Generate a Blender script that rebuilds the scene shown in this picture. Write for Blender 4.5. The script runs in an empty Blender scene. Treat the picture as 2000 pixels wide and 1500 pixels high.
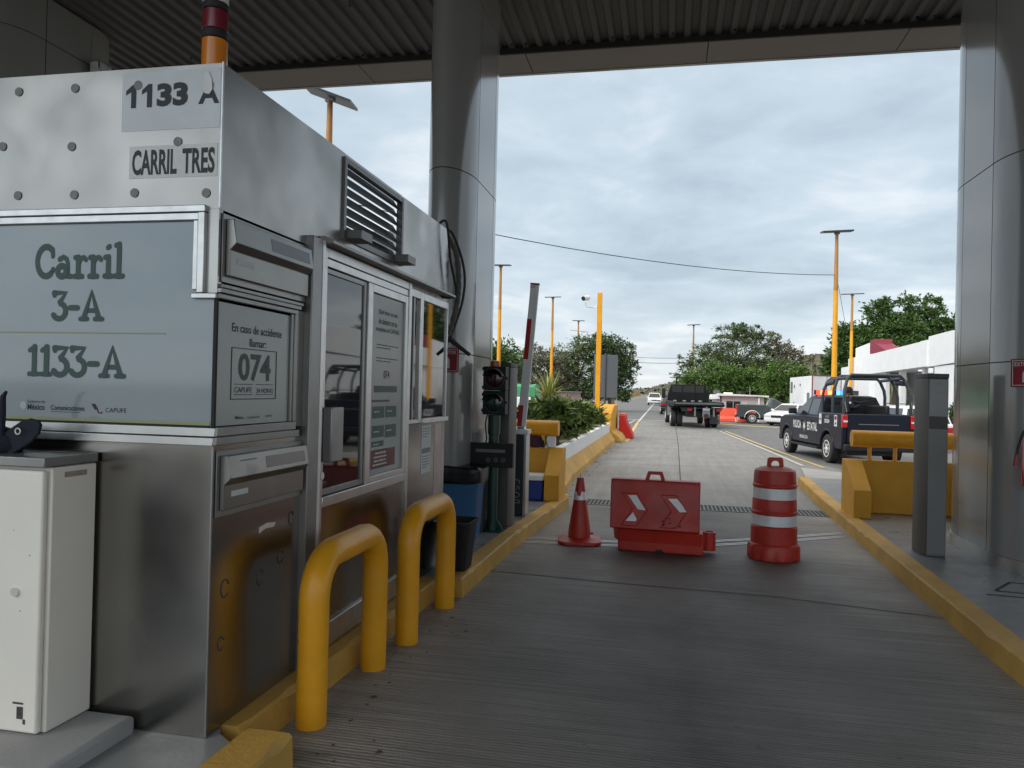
import bpy, bmesh, math, random
import numpy as np
from mathutils import Vector, Matrix
rad = math.radians
scene = bpy.context.scene
COL = scene.collection

# ------------------------------------------------------------------ camera, sky, sun, exposure
cam_d = bpy.data.cameras.new('camera'); cam = bpy.data.objects.new('camera', cam_d); COL.objects.link(cam)
cam_d.sensor_width = 36.0; cam_d.lens = 27.0; cam_d.clip_start = 0.05; cam_d.clip_end = 6000
CAMH = 1.68
_y, _p, _r = rad(11.6), rad(0.42), rad(1.354)
_f = Vector((-math.sin(_y)*math.cos(_p), math.cos(_y)*math.cos(_p), math.sin(_p)))
_r0 = Vector((math.cos(_y), math.sin(_y), 0)); _u0 = _r0.cross(_f)
_rt = math.cos(_r)*_r0 + math.sin(_r)*_u0; _up = -math.sin(_r)*_r0 + math.cos(_r)*_u0
cam.matrix_world = Matrix(((_rt.x, _up.x, -_f.x, 0), (_rt.y, _up.y, -_f.y, 0), (_rt.z, _up.z, -_f.z, CAMH), (0, 0, 0, 1)))
scene.camera = cam

SUN_EL, SUN_AZ = rad(40), rad(-135)          # azimuth clockwise from +Y
scene.view_settings.view_transform = 'Standard'; scene.view_settings.look = 'None'
scene.view_settings.exposure = 0.45; scene.view_settings.gamma = 1.0
world = bpy.data.worlds.new('World'); scene.world = world; world.use_nodes = True
wn, wl = world.node_tree.nodes, world.node_tree.links
wn.clear()
def wnode(t, **k):
    n = wn.new(t)
    for a, b in k.items(): setattr(n, a, b)
    return n
w_out = wnode('ShaderNodeOutputWorld'); w_bg = wnode('ShaderNodeBackground'); w_bg.inputs['Strength'].default_value = 0.10
sky = wnode('ShaderNodeTexSky', sky_type='NISHITA'); sky.sun_disc = False; sky.sun_elevation = SUN_EL; sky.sun_rotation = SUN_AZ
tc = wnode('ShaderNodeTexCoord'); sep = wnode('ShaderNodeSeparateXYZ'); wl.new(tc.outputs['Generated'], sep.inputs[0])
def wmath(op, a, b=None, clamp=False):
    n = wnode('ShaderNodeMath', operation=op); n.use_clamp = clamp
    for i, s in enumerate((a, b)):
        if s is None: continue
        if isinstance(s, (int, float)): n.inputs[i].default_value = s
        else: wl.new(s, n.inputs[i])
    return n.outputs[0]
zc = wmath('ADD', wmath('MAXIMUM', sep.outputs['Z'], 0.0), 0.16)
cu = wmath('DIVIDE', sep.outputs['X'], zc); cv = wmath('DIVIDE', sep.outputs['Y'], zc)
cmb = wnode('ShaderNodeCombineXYZ'); wl.new(cu, cmb.inputs[0]); wl.new(cv, cmb.inputs[1])
def wnoise(scale, detail, rough, off, dist=0.0):
    mp = wnode('ShaderNodeMapping'); mp.inputs['Location'].default_value = off
    wl.new(cmb.outputs[0], mp.inputs[0])
    n = wnode('ShaderNodeTexNoise'); n.inputs['Scale'].default_value = scale; n.inputs['Detail'].default_value = detail
    n.inputs['Roughness'].default_value = rough; n.inputs['Distortion'].default_value = dist
    wl.new(mp.outputs[0], n.inputs['Vector']); return n.outputs['Fac']
n_big = wnoise(0.75, 3, 0.5, (3.1, 1.7, 0)); n_mid = wnoise(2.0, 6, 0.55, (0.3, 5.2, 1.0), 0.35); n_fine = wnoise(6.0, 6, 0.6, (7, 2, 2), 0.3)
mixn = wmath('ADD', wmath('ADD', wmath('MULTIPLY', n_big, 0.40), wmath('MULTIPLY', n_mid, 0.48)), wmath('MULTIPLY', n_fine, 0.12))
ramp = wnode('ShaderNodeValToRGB'); wl.new(mixn, ramp.inputs[0])
cr = ramp.color_ramp; cr.elements[0].position = 0.36; cr.elements[0].color = (0.36, 0.44, 0.51, 1)
cr.elements[1].position = 0.65; cr.elements[1].color = (0.76, 0.79, 0.81, 1)
e = cr.elements.new(0.50); e.color = (0.49, 0.575, 0.645, 1)
# paler towards the horizon, where one looks through more of the cloud deck
hz = wmath('POWER', wmath('SUBTRACT', 1.0, wmath('MAXIMUM', sep.outputs['Z'], 0.0), True), 14.0)
hmix = wnode('ShaderNodeMix', data_type='RGBA'); wl.new(wmath('MULTIPLY', hz, 0.6), hmix.inputs['Factor'])
wl.new(ramp.outputs[0], hmix.inputs['A']); hmix.inputs['B'].default_value = (0.73, 0.74, 0.74, 1)
zen = wmath('MULTIPLY', wmath('SUBTRACT', sep.outputs['Z'], 0.42, True), 2.2, True)      # the thinner, warmer cloud overhead
zmix = wnode('ShaderNodeMix', data_type='RGBA'); wl.new(zen, zmix.inputs['Factor']); wl.new(hmix.outputs['Result'], zmix.inputs['A']); zmix.inputs['B'].default_value = (0.93, 0.88, 0.80, 1)
vm = wnode('ShaderNodeVectorMath', operation='SCALE'); wl.new(zmix.outputs['Result'], vm.inputs[0]); vm.inputs['Scale'].default_value = 9.8
# the cloud deck is brighter round the hidden sun, which stands behind the camera to the left
sd = wnode('ShaderNodeVectorMath', operation='DOT_PRODUCT'); wl.new(tc.outputs['Generated'], sd.inputs[0])
sd.inputs[1].default_value = (math.sin(SUN_AZ)*math.cos(SUN_EL), math.cos(SUN_AZ)*math.cos(SUN_EL), math.sin(SUN_EL))
halo = wmath('ADD', 1.0, wmath('MULTIPLY', wmath('POWER', wmath('MAXIMUM', sd.outputs['Value'], 0.0), 3.0), 1.5))
vm2 = wnode('ShaderNodeVectorMath', operation='SCALE'); wl.new(vm.outputs[0], vm2.inputs[0]); wl.new(halo, vm2.inputs['Scale']); vm = vm2
smix = wnode('ShaderNodeMix', data_type='RGBA'); smix.inputs['Factor'].default_value = 0.90
wl.new(sky.outputs[0], smix.inputs['A']); wl.new(vm.outputs[0], smix.inputs['B'])
wl.new(smix.outputs['Result'], w_bg.inputs['Color']); wl.new(w_bg.outputs[0], w_out.inputs['Surface'])

sun_d = bpy.data.lights.new('sun', 'SUN'); sun_d.energy = 1.5; sun_d.angle = rad(25); sun_d.color = (1.0, 0.96, 0.9)
sun = bpy.data.objects.new('sun', sun_d); COL.objects.link(sun)
_d = Vector((math.sin(SUN_AZ)*math.cos(SUN_EL), math.cos(SUN_AZ)*math.cos(SUN_EL), math.sin(SUN_EL)))
sun.rotation_euler = (-_d).to_track_quat('-Z', 'Y').to_euler(); sun.location = (0, 0, 30)

# ------------------------------------------------------------------ materials
def mat(name, col, rough=0.5, metal=0.0, var=0.12, scale=5.0, bump=0.0, bscale=40.0, dirt=None, spec=0.5, coat=0.0,
        emit=None, stretch=None, island=0.0, trans=0.0, rvar=0.0, soft=0.1):
    m = bpy.data.materials.new(name); m.use_nodes = True
    nt = m.node_tree; N, L = nt.nodes, nt.links
    b = N['Principled BSDF']; b.inputs['Roughness'].default_value = rough; b.inputs['Metallic'].default_value = metal
    b.inputs['Specular IOR Level'].default_value = spec; b.inputs['Coat Weight'].default_value = coat
    b.inputs['Coat Roughness'].default_value = 0.08
    if trans: b.inputs['Transmission Weight'].default_value = trans
    t = N.new('ShaderNodeTexCoord'); mp = N.new('ShaderNodeMapping'); L.new(t.outputs['Object'], mp.inputs[0])
    if stretch: mp.inputs['Scale'].default_value = stretch
    def noise(sc, det=6, ro=0.6):
        if soft > 0.15: det = 2
        n = N.new('ShaderNodeTexNoise'); n.inputs['Scale'].default_value = sc; n.inputs['Detail'].default_value = det
        n.inputs['Roughness'].default_value = ro; L.new(mp.outputs[0], n.inputs['Vector']); return n.outputs['Fac']
    def rmp(src, a, bb):
        r = N.new('ShaderNodeMapRange'); r.inputs['From Min'].default_value = a; r.inputs['From Max'].default_value = bb
        L.new(src, r.inputs['Value']); return r.outputs['Result']
    def mix(fac, A, B):
        x = N.new('ShaderNodeMix'); x.data_type = 'RGBA'
        L.new(fac, x.inputs['Factor'])
        for k, v in (('A', A), ('B', B)):
            if isinstance(v, tuple): x.inputs[k].default_value = (*v, 1)
            else: L.new(v, x.inputs[k])
        return x.outputs['Result']
    lo = tuple(min(1, c*(1-var)) for c in col); hi = tuple(min(1, c*(1+var)) for c in col)
    if var or dirt or island:
        c = mix(rmp(noise(scale), 0.3, 0.7), lo, hi)
        if island:
            g = N.new('ShaderNodeNewGeometry')
            k = N.new('ShaderNodeMix'); k.data_type = 'RGBA'; k.blend_type = 'MULTIPLY'; k.inputs['Factor'].default_value = 1
            L.new(c, k.inputs['A'])
            c2 = mix(g.outputs['Random Per Island'], (1-island,)*3, (1+island, 1+island, 1+island*0.6)); L.new(c2, k.inputs['B']); c = k.outputs['Result']
        if dirt:
            for dc, amt, sc in (dirt if isinstance(dirt, list) else [dirt]):
                n = noise(sc, 9 if soft < 0.15 else 4, 0.68 if soft < 0.15 else 0.5); f = rmp(n, 0.5+0.25*(1-amt)-soft*0.5+0.05, 0.5+0.25*(1-amt)+soft*0.5+0.05)
                c = mix(f, c, dc)
        L.new(c, b.inputs['Base Color'])
    else: b.inputs['Base Color'].default_value = (*col, 1)
    if rvar:
        L.new(rmp2(N, L, noise(scale*1.7), max(0.02, rough-rvar), rough+rvar), b.inputs['Roughness'])
    if bump:
        n = noise(bscale, 5, 0.6); bn = N.new('ShaderNodeBump'); bn.inputs['Strength'].default_value = bump; bn.inputs['Distance'].default_value = 0.02
        L.new(n, bn.inputs['Height']); L.new(bn.outputs[0], b.inputs['Normal'])
    if emit: b.inputs['Emission Color'].default_value = (*emit[0], 1); b.inputs['Emission Strength'].default_value = emit[1]
    return m
def rmp2(N, L, src, a, bb):
    r = N.new('ShaderNodeMapRange'); r.inputs['From Min'].default_value = 0.3; r.inputs['From Max'].default_value = 0.7
    r.inputs['To Min'].default_value = a; r.inputs['To Max'].default_value = bb; L.new(src, r.inputs['Value']); return r.outputs['Result']

K = {}
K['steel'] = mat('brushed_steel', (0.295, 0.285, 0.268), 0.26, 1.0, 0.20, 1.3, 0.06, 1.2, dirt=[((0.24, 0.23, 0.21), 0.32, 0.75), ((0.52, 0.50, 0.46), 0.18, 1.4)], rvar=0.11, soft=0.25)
K['steel_dirty'] = mat('stained_steel', (0.30, 0.292, 0.275), 0.22, 1.0, 0.14, 1.0, 0.03, 1.4, dirt=[((0.19, 0.175, 0.155), 0.28, 1.0), ], rvar=0.06, soft=0.25)
K['alu'] = mat('aluminium_profile', (0.56, 0.56, 0.55), 0.36, 1.0, 0.08, 8.0, 0.0, dirt=[((0.25, 0.24, 0.23), 0.18, 16.0)], rvar=0.06)
K['alu_dark'] = mat('dull_aluminium', (0.30, 0.30, 0.295), 0.42, 0.85, 0.10, 5.0, dirt=[((0.16, 0.155, 0.15), 0.12, 6.0)])
K['clad'] = mat('grey_cladding', (0.25, 0.255, 0.25), 0.17, 0.05, 0.05, 1.0, 0.02, 0.9, coat=0.35, dirt=[((0.21, 0.212, 0.205), 0.10, 1.5)])
K['pylon'] = mat('dark_pylon_metal', (0.115, 0.11, 0.105), 0.38, 0.45, 0.08, 3)
K['joint'] = mat('dark_joint', (0.02, 0.02, 0.02), 0.8, var=0)
K['black'] = mat('black_plastic', (0.014, 0.014, 0.015), 0.55, var=0.2, scale=8, spec=0.35)
K['rubber'] = mat('black_rubber', (0.022, 0.022, 0.022), 0.75, var=0.25, scale=12)
K['yellow'] = mat('yellow_paint', (0.78, 0.35, 0.010), 0.36, 0, 0.12, 3.0, 0.12, 14, dirt=[((0.50, 0.23, 0.02), 0.30, 3.0), ((0.28, 0.17, 0.07), 0.16, 7.0), ((0.07, 0.05, 0.03), 0.17, 15.0)], rvar=0.12)
K['yellow_worn'] = mat('worn_yellow_paint', (0.54, 0.31, 0.06), 0.6, 0, 0.2, 2.0, 0.45, 30, dirt=[((0.31, 0.21, 0.085), 0.45, 2.2), ((0.21, 0.19, 0.155), 0.38, 6.0), ((0.05, 0.043, 0.036), 0.30, 8.0)])
K['yellow_wall'] = mat('yellow_painted_concrete', (0.66, 0.33, 0.022), 0.62, 0, 0.10, 2.5, 0.2, 30, dirt=[((0.42, 0.24, 0.05), 0.24, 3.0), ((0.15, 0.10, 0.05), 0.10, 12.0)])
K['red'] = mat('red_plastic', (0.45, 0.027, 0.014), 0.42, 0, 0.18, 3.0, 0.10, 9, dirt=[((0.25, 0.022, 0.016), 0.30, 3.0), ((0.42, 0.14, 0.11), 0.20, 6.0), ((0.09, 0.02, 0.018), 0.12, 13.0)], rvar=0.1)
K['red_orange'] = mat('orange_red_plastic', (0.80, 0.10, 0.05), 0.45, 0, 0.1, 4.0)
K['reflect'] = mat('reflective_tape', (0.74, 0.75, 0.76), 0.35, 0.2, 0.08, 10.0, dirt=[((0.35, 0.33, 0.32), 0.3, 12.0)])
K['white'] = mat('white_paint', (0.78, 0.79, 0.80), 0.55, 0, 0.05, 1.5, 0.05, 20, dirt=[((0.55, 0.55, 0.54), 0.15, 2.0)])
K['offwhite'] = mat('cream_cabinet_paint', (0.84, 0.80, 0.72), 0.42, 0, 0.05, 1.5, 0.03, 30, dirt=[((0.66, 0.61, 0.52), 0.22, 2.5), ((0.20, 0.16, 0.12), 0.05, 26.0)])
K['glass'] = mat('dark_glass', (0.012, 0.014, 0.015), 0.03, 0, 0, spec=1.0)
K['glass_car'] = mat('tinted_car_glass', (0.014, 0.017, 0.02), 0.04, 0, 0, spec=0.9)
K['sign_pane'] = mat('frosted_sign_glass', (0.265, 0.315, 0.345), 0.07, 0, 0.06, 2.0, coat=0.6)
K['sign_dark'] = mat('grey_sign_glass', (0.34, 0.375, 0.37), 0.22, 0, 0.03, 2.0)  # pale grey-green glass of the side sign window and the poster
K['ink'] = mat('green_ink', (0.030, 0.075, 0.062), 0.5, var=0)
K['ink_black'] = mat('black_ink', (0.018, 0.02, 0.022), 0.5, var=0)
K['ink_olive'] = mat('olive_ink', (0.30, 0.32, 0.16), 0.5, var=0)
K['ink_maroon'] = mat('maroon_ink', (0.14, 0.012, 0.022), 0.45, var=0.1)
K['ink_grey'] = mat('grey_ink', (0.16, 0.18, 0.18), 0.5, var=0)
K['paper'] = mat('paper', (0.55, 0.58, 0.57), 0.6, 0, 0.04, 6)
K['sticker_w'] = mat('white_sticker', (0.62, 0.66, 0.69), 0.45, 0, 0.06, 5, dirt=[((0.45, 0.46, 0.46), 0.15, 9)])
K['island'] = mat('grey_painted_concrete', (0.235, 0.24, 0.24), 0.40, 0, 0.16, 1.5, 0.15, 30, dirt=[((0.12, 0.118, 0.115), 0.34, 1.8), ((0.36, 0.36, 0.355), 0.20, 4.0), ((0.06, 0.057, 0.054), 0.12, 9.0)], rvar=0.16)
K['concrete'] = mat('plain_concrete', (0.34, 0.335, 0.33), 0.7, 0, 0.12, 2.0, 0.15, 30, dirt=[((0.2, 0.19, 0.18), 0.25, 2.5)])
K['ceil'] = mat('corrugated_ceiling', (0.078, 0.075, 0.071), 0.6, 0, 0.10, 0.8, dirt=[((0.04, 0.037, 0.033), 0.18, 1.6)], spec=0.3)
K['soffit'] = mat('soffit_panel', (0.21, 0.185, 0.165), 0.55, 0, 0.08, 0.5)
K['navy'] = mat('navy_car_paint', (0.006, 0.009, 0.020), 0.30, 0, 0.1, 2.0, coat=0.0, spec=0.35)
K['tow'] = mat('black_truck_paint', (0.006, 0.0065, 0.007), 0.4, 0, 0.2, 3.0, spec=0.3)
K['chrome'] = mat('bright_alloy', (0.80, 0.80, 0.80), 0.30, 0.35, 0.04, 6)
K['taillight'] = mat('red_lens', (0.42, 0.006, 0.012), 0.12, 0, 0.1, 8, coat=0.6)
K['grey_car'] = mat('grey_green_car_paint', (0.055, 0.07, 0.07), 0.25, 0.3, 0.08, 2, coat=0.6)
K['white_car'] = mat('white_car_paint', (0.75, 0.76, 0.77), 0.22, 0, 0.03, 2, coat=0.7)
K['green_pole'] = mat('dark_green_paint', (0.010, 0.05, 0.036), 0.35, 0, 0.15, 6, dirt=[((0.05, 0.06, 0.05), 0.1, 12)])
K['charcoal'] = mat('charcoal_paint', (0.028, 0.036, 0.04), 0.4, 0, 0.1, 5)
K['blue_bin'] = mat('blue_plastic', (0.035, 0.12, 0.26), 0.45, 0, 0.1, 5, dirt=[((0.05, 0.09, 0.15), 0.2, 7)])
K['blue_deep'] = mat('deep_blue_plastic', (0.012, 0.035, 0.22), 0.4, 0, 0.1, 5)
K['bag_black'] = mat('black_bin_liner', (0.012, 0.012, 0.013), 0.25, 0, 0.2, 10, 0.5, 14)
K['maroon'] = mat('maroon_paint', (0.24, 0.02, 0.045), 0.5, 0, 0.1, 3)
K['sign_red'] = mat('crimson_sign', (0.22, 0.008, 0.02), 0.4, 0, 0.05, 3)
K['grey_sign'] = mat('grey_sheet_metal', (0.11, 0.12, 0.135), 0.45, 0.3, 0.06, 2)
K['roof_edge'] = mat('white_roof_sheet', (0.7, 0.68, 0.63), 0.5, 0, 0.08, 2)
K['pinkwall'] = mat('pale_pink_plaster', (0.62, 0.56, 0.54), 0.7, 0, 0.06, 1.5)
K['bark'] = mat('bark', (0.13, 0.10, 0.075), 0.85, 0, 0.25, 6, 0.4, 20)
K['skin'] = mat('skin', (0.30, 0.17, 0.11), 0.5, 0, 0.05, 8)
K['cloth'] = mat('navy_uniform_cloth', (0.012, 0.014, 0.024), 0.85, 0, 0.2, 14)
for nm, c in dict(leaf_dark=(0.060, 0.098, 0.034), leaf_mid=(0.060, 0.115, 0.030), leaf_bright=(0.085, 0.155, 0.034), leaf_grey=(0.13, 0.135, 0.085),
                  leaf_brown=(0.115, 0.112, 0.062), leaf_olive=(0.080, 0.122, 0.042), leaf_shrub=(0.10, 0.15, 0.035), leaf_strap=(0.40, 0.42, 0.15)).items():
    K[nm] = mat(nm, c, 0.5, 0, 0.18, 0.6, island=0.45, spec=0.35)

# ------------------------------------------------------------------ mesh helpers
class MB:
    def __init__(s): s.v = []; s.f = []; s.mi = []; s.cur = 0
    def add(s, vs, fs):
        o = len(s.v); s.v += [tuple(p) for p in vs]; s.f += [tuple(i+o for i in f) for f in fs]; s.mi += [s.cur]*len(fs); return s
    def box(s, x0, x1, y0, y1, z0, z1):
        x0, x1 = sorted((x0, x1)); y0, y1 = sorted((y0, y1)); z0, z1 = sorted((z0, z1))
        return s.add([(x0,y0,z0),(x1,y0,z0),(x1,y1,z0),(x0,y1,z0),(x0,y0,z1),(x1,y0,z1),(x1,y1,z1),(x0,y1,z1)],
                     [(0,3,2,1),(4,5,6,7),(0,1,5,4),(1,2,6,5),(2,3,7,6),(3,0,4,7)])
    def quad(s, a, b, c, d): return s.add([a, b, c, d], [(0, 1, 2, 3)])
    def prism(s, poly, axis, a, b):
        """closed polygon extruded along axis; poly holds the two other coordinates in x,y,z order"""
        n = len(poly)
        def P(p, t):
            return {'x': (t, p[0], p[1]), 'y': (p[0], t, p[1]), 'z': (p[0], p[1], t)}[axis]
        return s.add([P(p, a) for p in poly]+[P(p, b) for p in poly],
                     [tuple(range(n))[::-1], tuple(range(n, 2*n))]+[(i, (i+1) % n, n+(i+1) % n, n+i) for i in range(n)])
    def loft(s, rings, caps=True):
        n = len(rings[0]); o = []
        for r in rings: o += list(r)
        fs = []
        for k in range(len(rings)-1):
            fs += [(k*n+i, k*n+(i+1) % n, (k+1)*n+(i+1) % n, (k+1)*n+i) for i in range(n)]
        if caps: fs += [tuple(range(n))[::-1], tuple(range((len(rings)-1)*n, len(rings)*n))]
        return s.add(o, fs)
    def tube(s, pts, r, n=10, caps=True):
        pts = [Vector(p) for p in pts]; rs = r if isinstance(r, (list, tuple)) else [r]*len(pts)
        rings = []; u = None
        for i, p in enumerate(pts):
            t = (pts[min(i+1, len(pts)-1)] - pts[max(i-1, 0)]).normalized()
            if u is None:
                u = t.cross(Vector((0, 0, 1)) if abs(t.z) < 0.9 else Vector((1, 0, 0))).normalized()
            u = (u - t*u.dot(t)).normalized(); w = t.cross(u)
            rings.append([p + (u*math.cos(2*math.pi*k/n) + w*math.sin(2*math.pi*k/n))*rs[i] for k in range(n)])
        return s.loft(rings, caps)
    def lathe(s, prof, c=(0, 0), n=24, sx=1, sy=1, caps=True):
        return s.loft([[(c[0]+r*sx*math.cos(2*math.pi*k/n), c[1]+r*sy*math.sin(2*math.pi*k/n), z) for k in range(n)] for z, r in prof], caps)
    def disc(s, c, nrm, r, n=16, th=0.004):
        c = Vector(c); nrm = Vector(nrm).normalized(); return s.tube([c, c+nrm*th], r, n)
    def build(s, name, m, parent=None, world=True, bevel=0.0, sharp=35, seg=2, loc=None, kind=None, label=None):
        me = bpy.data.meshes.new(name)
        off = Vector((0, 0, 0))
        if world:
            p = parent
            while p: off += p.location; p = p.parent
        if loc: off = Vector(loc)
        me.from_pydata([Vector(p)-off for p in s.v], [], s.f)
        bm = bmesh.new(); bm.from_mesh(me); bmesh.ops.recalc_face_normals(bm, faces=bm.faces); bm.to_mesh(me); bm.free()
        for mm in (m if isinstance(m, (list, tuple)) else [m]): me.materials.append(mm)
        if len(me.polygons) == len(s.mi): me.polygons.foreach_set('material_index', s.mi)
        if sharp:
            me.polygons.foreach_set('use_smooth', [True]*len(me.polygons)); me.set_sharp_from_angle(angle=rad(sharp))
        o = bpy.data.objects.new(name, me); COL.objects.link(o)
        if parent: o.parent = parent
        if loc: o.location = loc
        if bevel:
            b = o.modifiers.new('bevel', 'BEVEL'); b.width = bevel; b.segments = seg; b.limit_method = 'ANGLE'; b.angle_limit = rad(40)
        if kind: o['kind'] = kind
        if label: o['label'] = label
        return o
def tag(o, label, cat, group=None, kind=None):
    o['label'] = label; o['category'] = cat
    if group: o['group'] = group
    if kind: o['kind'] = kind
    return o
def thing(name, label, cat, loc=(0, 0, 0), rz=0.0, group=None, scale=1.0):
    o = bpy.data.objects.new(name, None); COL.objects.link(o); o.location = loc; o.rotation_euler = (0, 0, rz); o.scale = (scale,)*3
    o.empty_display_size = 0.2
    return tag(o, label, cat, group)
def dup(root, loc=None, rz=None, label=None):
    def cp(o, par):
        c = o.copy(); COL.objects.link(c)
        if par: c.parent = par
        for ch in list(o.children): cp(ch, c)
        return c
    r = cp(root, None)
    if loc is not None: r.location = loc
    if rz is not None: r.rotation_euler = (0, 0, rz)
    if label: r['label'] = label
    return r
def arc(c, r, a0, a1, n, plane='xz', k=0.0):
    out = []
    for i in range(n+1):
        a = rad(a0+(a1-a0)*i/n); u, v = c[0]+r*math.cos(a), c[1]+r*math.sin(a)
        out.append({'xz': (u, k, v), 'yz': (k, u, v), 'xy': (u, v, k)}[plane])
    return out
# writing: font outlines fitted to a box on a plane (origin + u*U + v*V)
_txt = {}
def glyphs(s, bold=0.0):
    if (s, bold) in _txt: return _txt[(s, bold)]
    cu_ = bpy.data.curves.new('t', 'FONT'); cu_.body = s; cu_.size = 1; cu_.offset = bold; cu_.resolution_u = 3
    o = bpy.data.objects.new('t', cu_); COL.objects.link(o); bpy.context.view_layer.update()
    dg = bpy.context.evaluated_depsgraph_get(); me = bpy.data.meshes.new_from_object(o.evaluated_get(dg))
    v = np.array([p.co[:2] for p in me.vertices]); f = [tuple(p.vertices) for p in me.polygons]
    bpy.data.objects.remove(o); bpy.data.curves.remove(cu_); bpy.data.meshes.remove(me)
    _txt[(s, bold)] = (v, f); return v, f
def write(mb, s, org, U, V, box, bold=0.0):
    v, f = glyphs(s, bold); org, U, V = Vector(org), Vector(U), Vector(V)
    mn, mx = v.min(0), v.max(0); u0, v0, u1, v1 = box
    q = (v-mn)/(mx-mn)*np.array([u1-u0, v1-v0])+np.array([u0, v0])
    mb.add([org+U*float(a)+V*float(b) for a, b in q], f)
SLAB = {
 'C': (0.86, [[(0.45+0.36*math.cos(rad(a)), 0.5+0.42*math.sin(rad(a))) for a in range(48, 318, 15)], [(0.70, 0.84), (0.72, 0.66)], [(0.70, 0.2), (0.74, 0.27)]]),
 'a': (0.70, [[(0.24+0.17*math.cos(rad(a)), 0.22+0.15*math.sin(rad(a))) for a in range(0, 361, 24)], [(0.48, 0.1), (0.48, 0.42), (0.43, 0.56), (0.3, 0.62), (0.14, 0.56)], [(0.46, 0.08), (0.62, 0.07)]]),
 'r': (0.60, [[(0.2, 0.07), (0.2, 0.6)], [(0.06, 0.07), (0.36, 0.07)], [(0.07, 0.6), (0.2, 0.6)], [(0.2, 0.42), (0.3, 0.57), (0.42, 0.6), (0.5, 0.54)]]),
 'i': (0.42, [[(0.2, 0.07), (0.2, 0.6)], [(0.06, 0.07), (0.35, 0.07)], [(0.07, 0.6), (0.2, 0.6)], [(0.17, 0.87), (0.23, 0.9)]]),
 'l': (0.42, [[(0.2, 0.07), (0.2, 0.95)], [(0.06, 0.07), (0.35, 0.07)], [(0.07, 0.93), (0.2, 0.95)]]),
 '3': (0.62, [[(0.07, 0.9), (0.5, 0.9), (0.27, 0.58)]+[(0.27+0.25*math.cos(rad(a)), 0.31+0.25*math.sin(rad(a))) for a in range(85, -150, -18)], [(0.08, 0.92), (0.08, 0.82)]]),
 '-': (0.44, [[(0.08, 0.42), (0.34, 0.42)]]),
 '1': (0.44, [[(0.22, 0.07), (0.22, 0.93)], [(0.05, 0.07), (0.38, 0.07)], [(0.06, 0.82), (0.22, 0.92)]]),
 'A': (0.90, [[(0.15, 0.07), (0.43, 0.93), (0.72, 0.07)], [(0.27, 0.33), (0.6, 0.33)], [(0.03, 0.06), (0.28, 0.06)], [(0.58, 0.06), (0.84, 0.06)]]),
}
def write_slab(mb, s, org, U, V, box, w=0.094):
    org, U, V = Vector(org), Vector(U), Vector(V); nrm = U.cross(V).normalized()
    tot = sum(SLAB[c][0] for c in s); u0, v0, u1, v1 = box; su = (u1-u0)/tot; sv = v1-v0; x = 0; lay = 0
    for c in s:
        for k, pl in enumerate(SLAB[c][1]):
            ww = w*(1.0 if k == 0 else 0.85); n = len(pl); L, Rr = [], []
            for i, p in enumerate(pl):
                a, b = pl[max(i-1, 0)], pl[min(i+1, n-1)]; dx, dy = b[0]-a[0], b[1]-a[1]; l = math.hypot(dx, dy) or 1
                ox, oy = -dy/l*ww, dx/l*ww; L.append((p[0]+ox, p[1]+oy)); Rr.append((p[0]-ox, p[1]-oy))
            def cap(p, q):
                dx, dy = p[0]-q[0], p[1]-q[1]; a0 = math.atan2(dy, dx)
                return [(p[0]+ww*math.cos(a0+t), p[1]+ww*math.sin(a0+t)) for t in (0.9, 0.45, 0, -0.45, -0.9)]
            P = lambda q, z=0: org+U*((x+q[0])*su+u0)+V*(q[1]*sv+v0)+nrm*(0.0004*lay+0.00004*z)
            for i in range(n-1): mb.quad(P(Rr[i], i), P(Rr[i+1], i), P(L[i+1], i), P(L[i], i))
            if math.hypot(pl[0][0]-pl[-1][0], pl[0][1]-pl[-1][1]) > 0.02:
                e1 = [Rr[0]]+cap(pl[0], pl[1])+[L[0]]; e2 = [L[-1]]+cap(pl[-1], pl[-2])+[Rr[-1]]
                mb.add([P(q, n+1) for q in e1], [tuple(range(7))]); mb.add([P(q, n+2) for q in e2], [tuple(range(7))])
            lay = (lay+1) % 4
        x += SLAB[c][0]
rng = random.Random(7)
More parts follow.
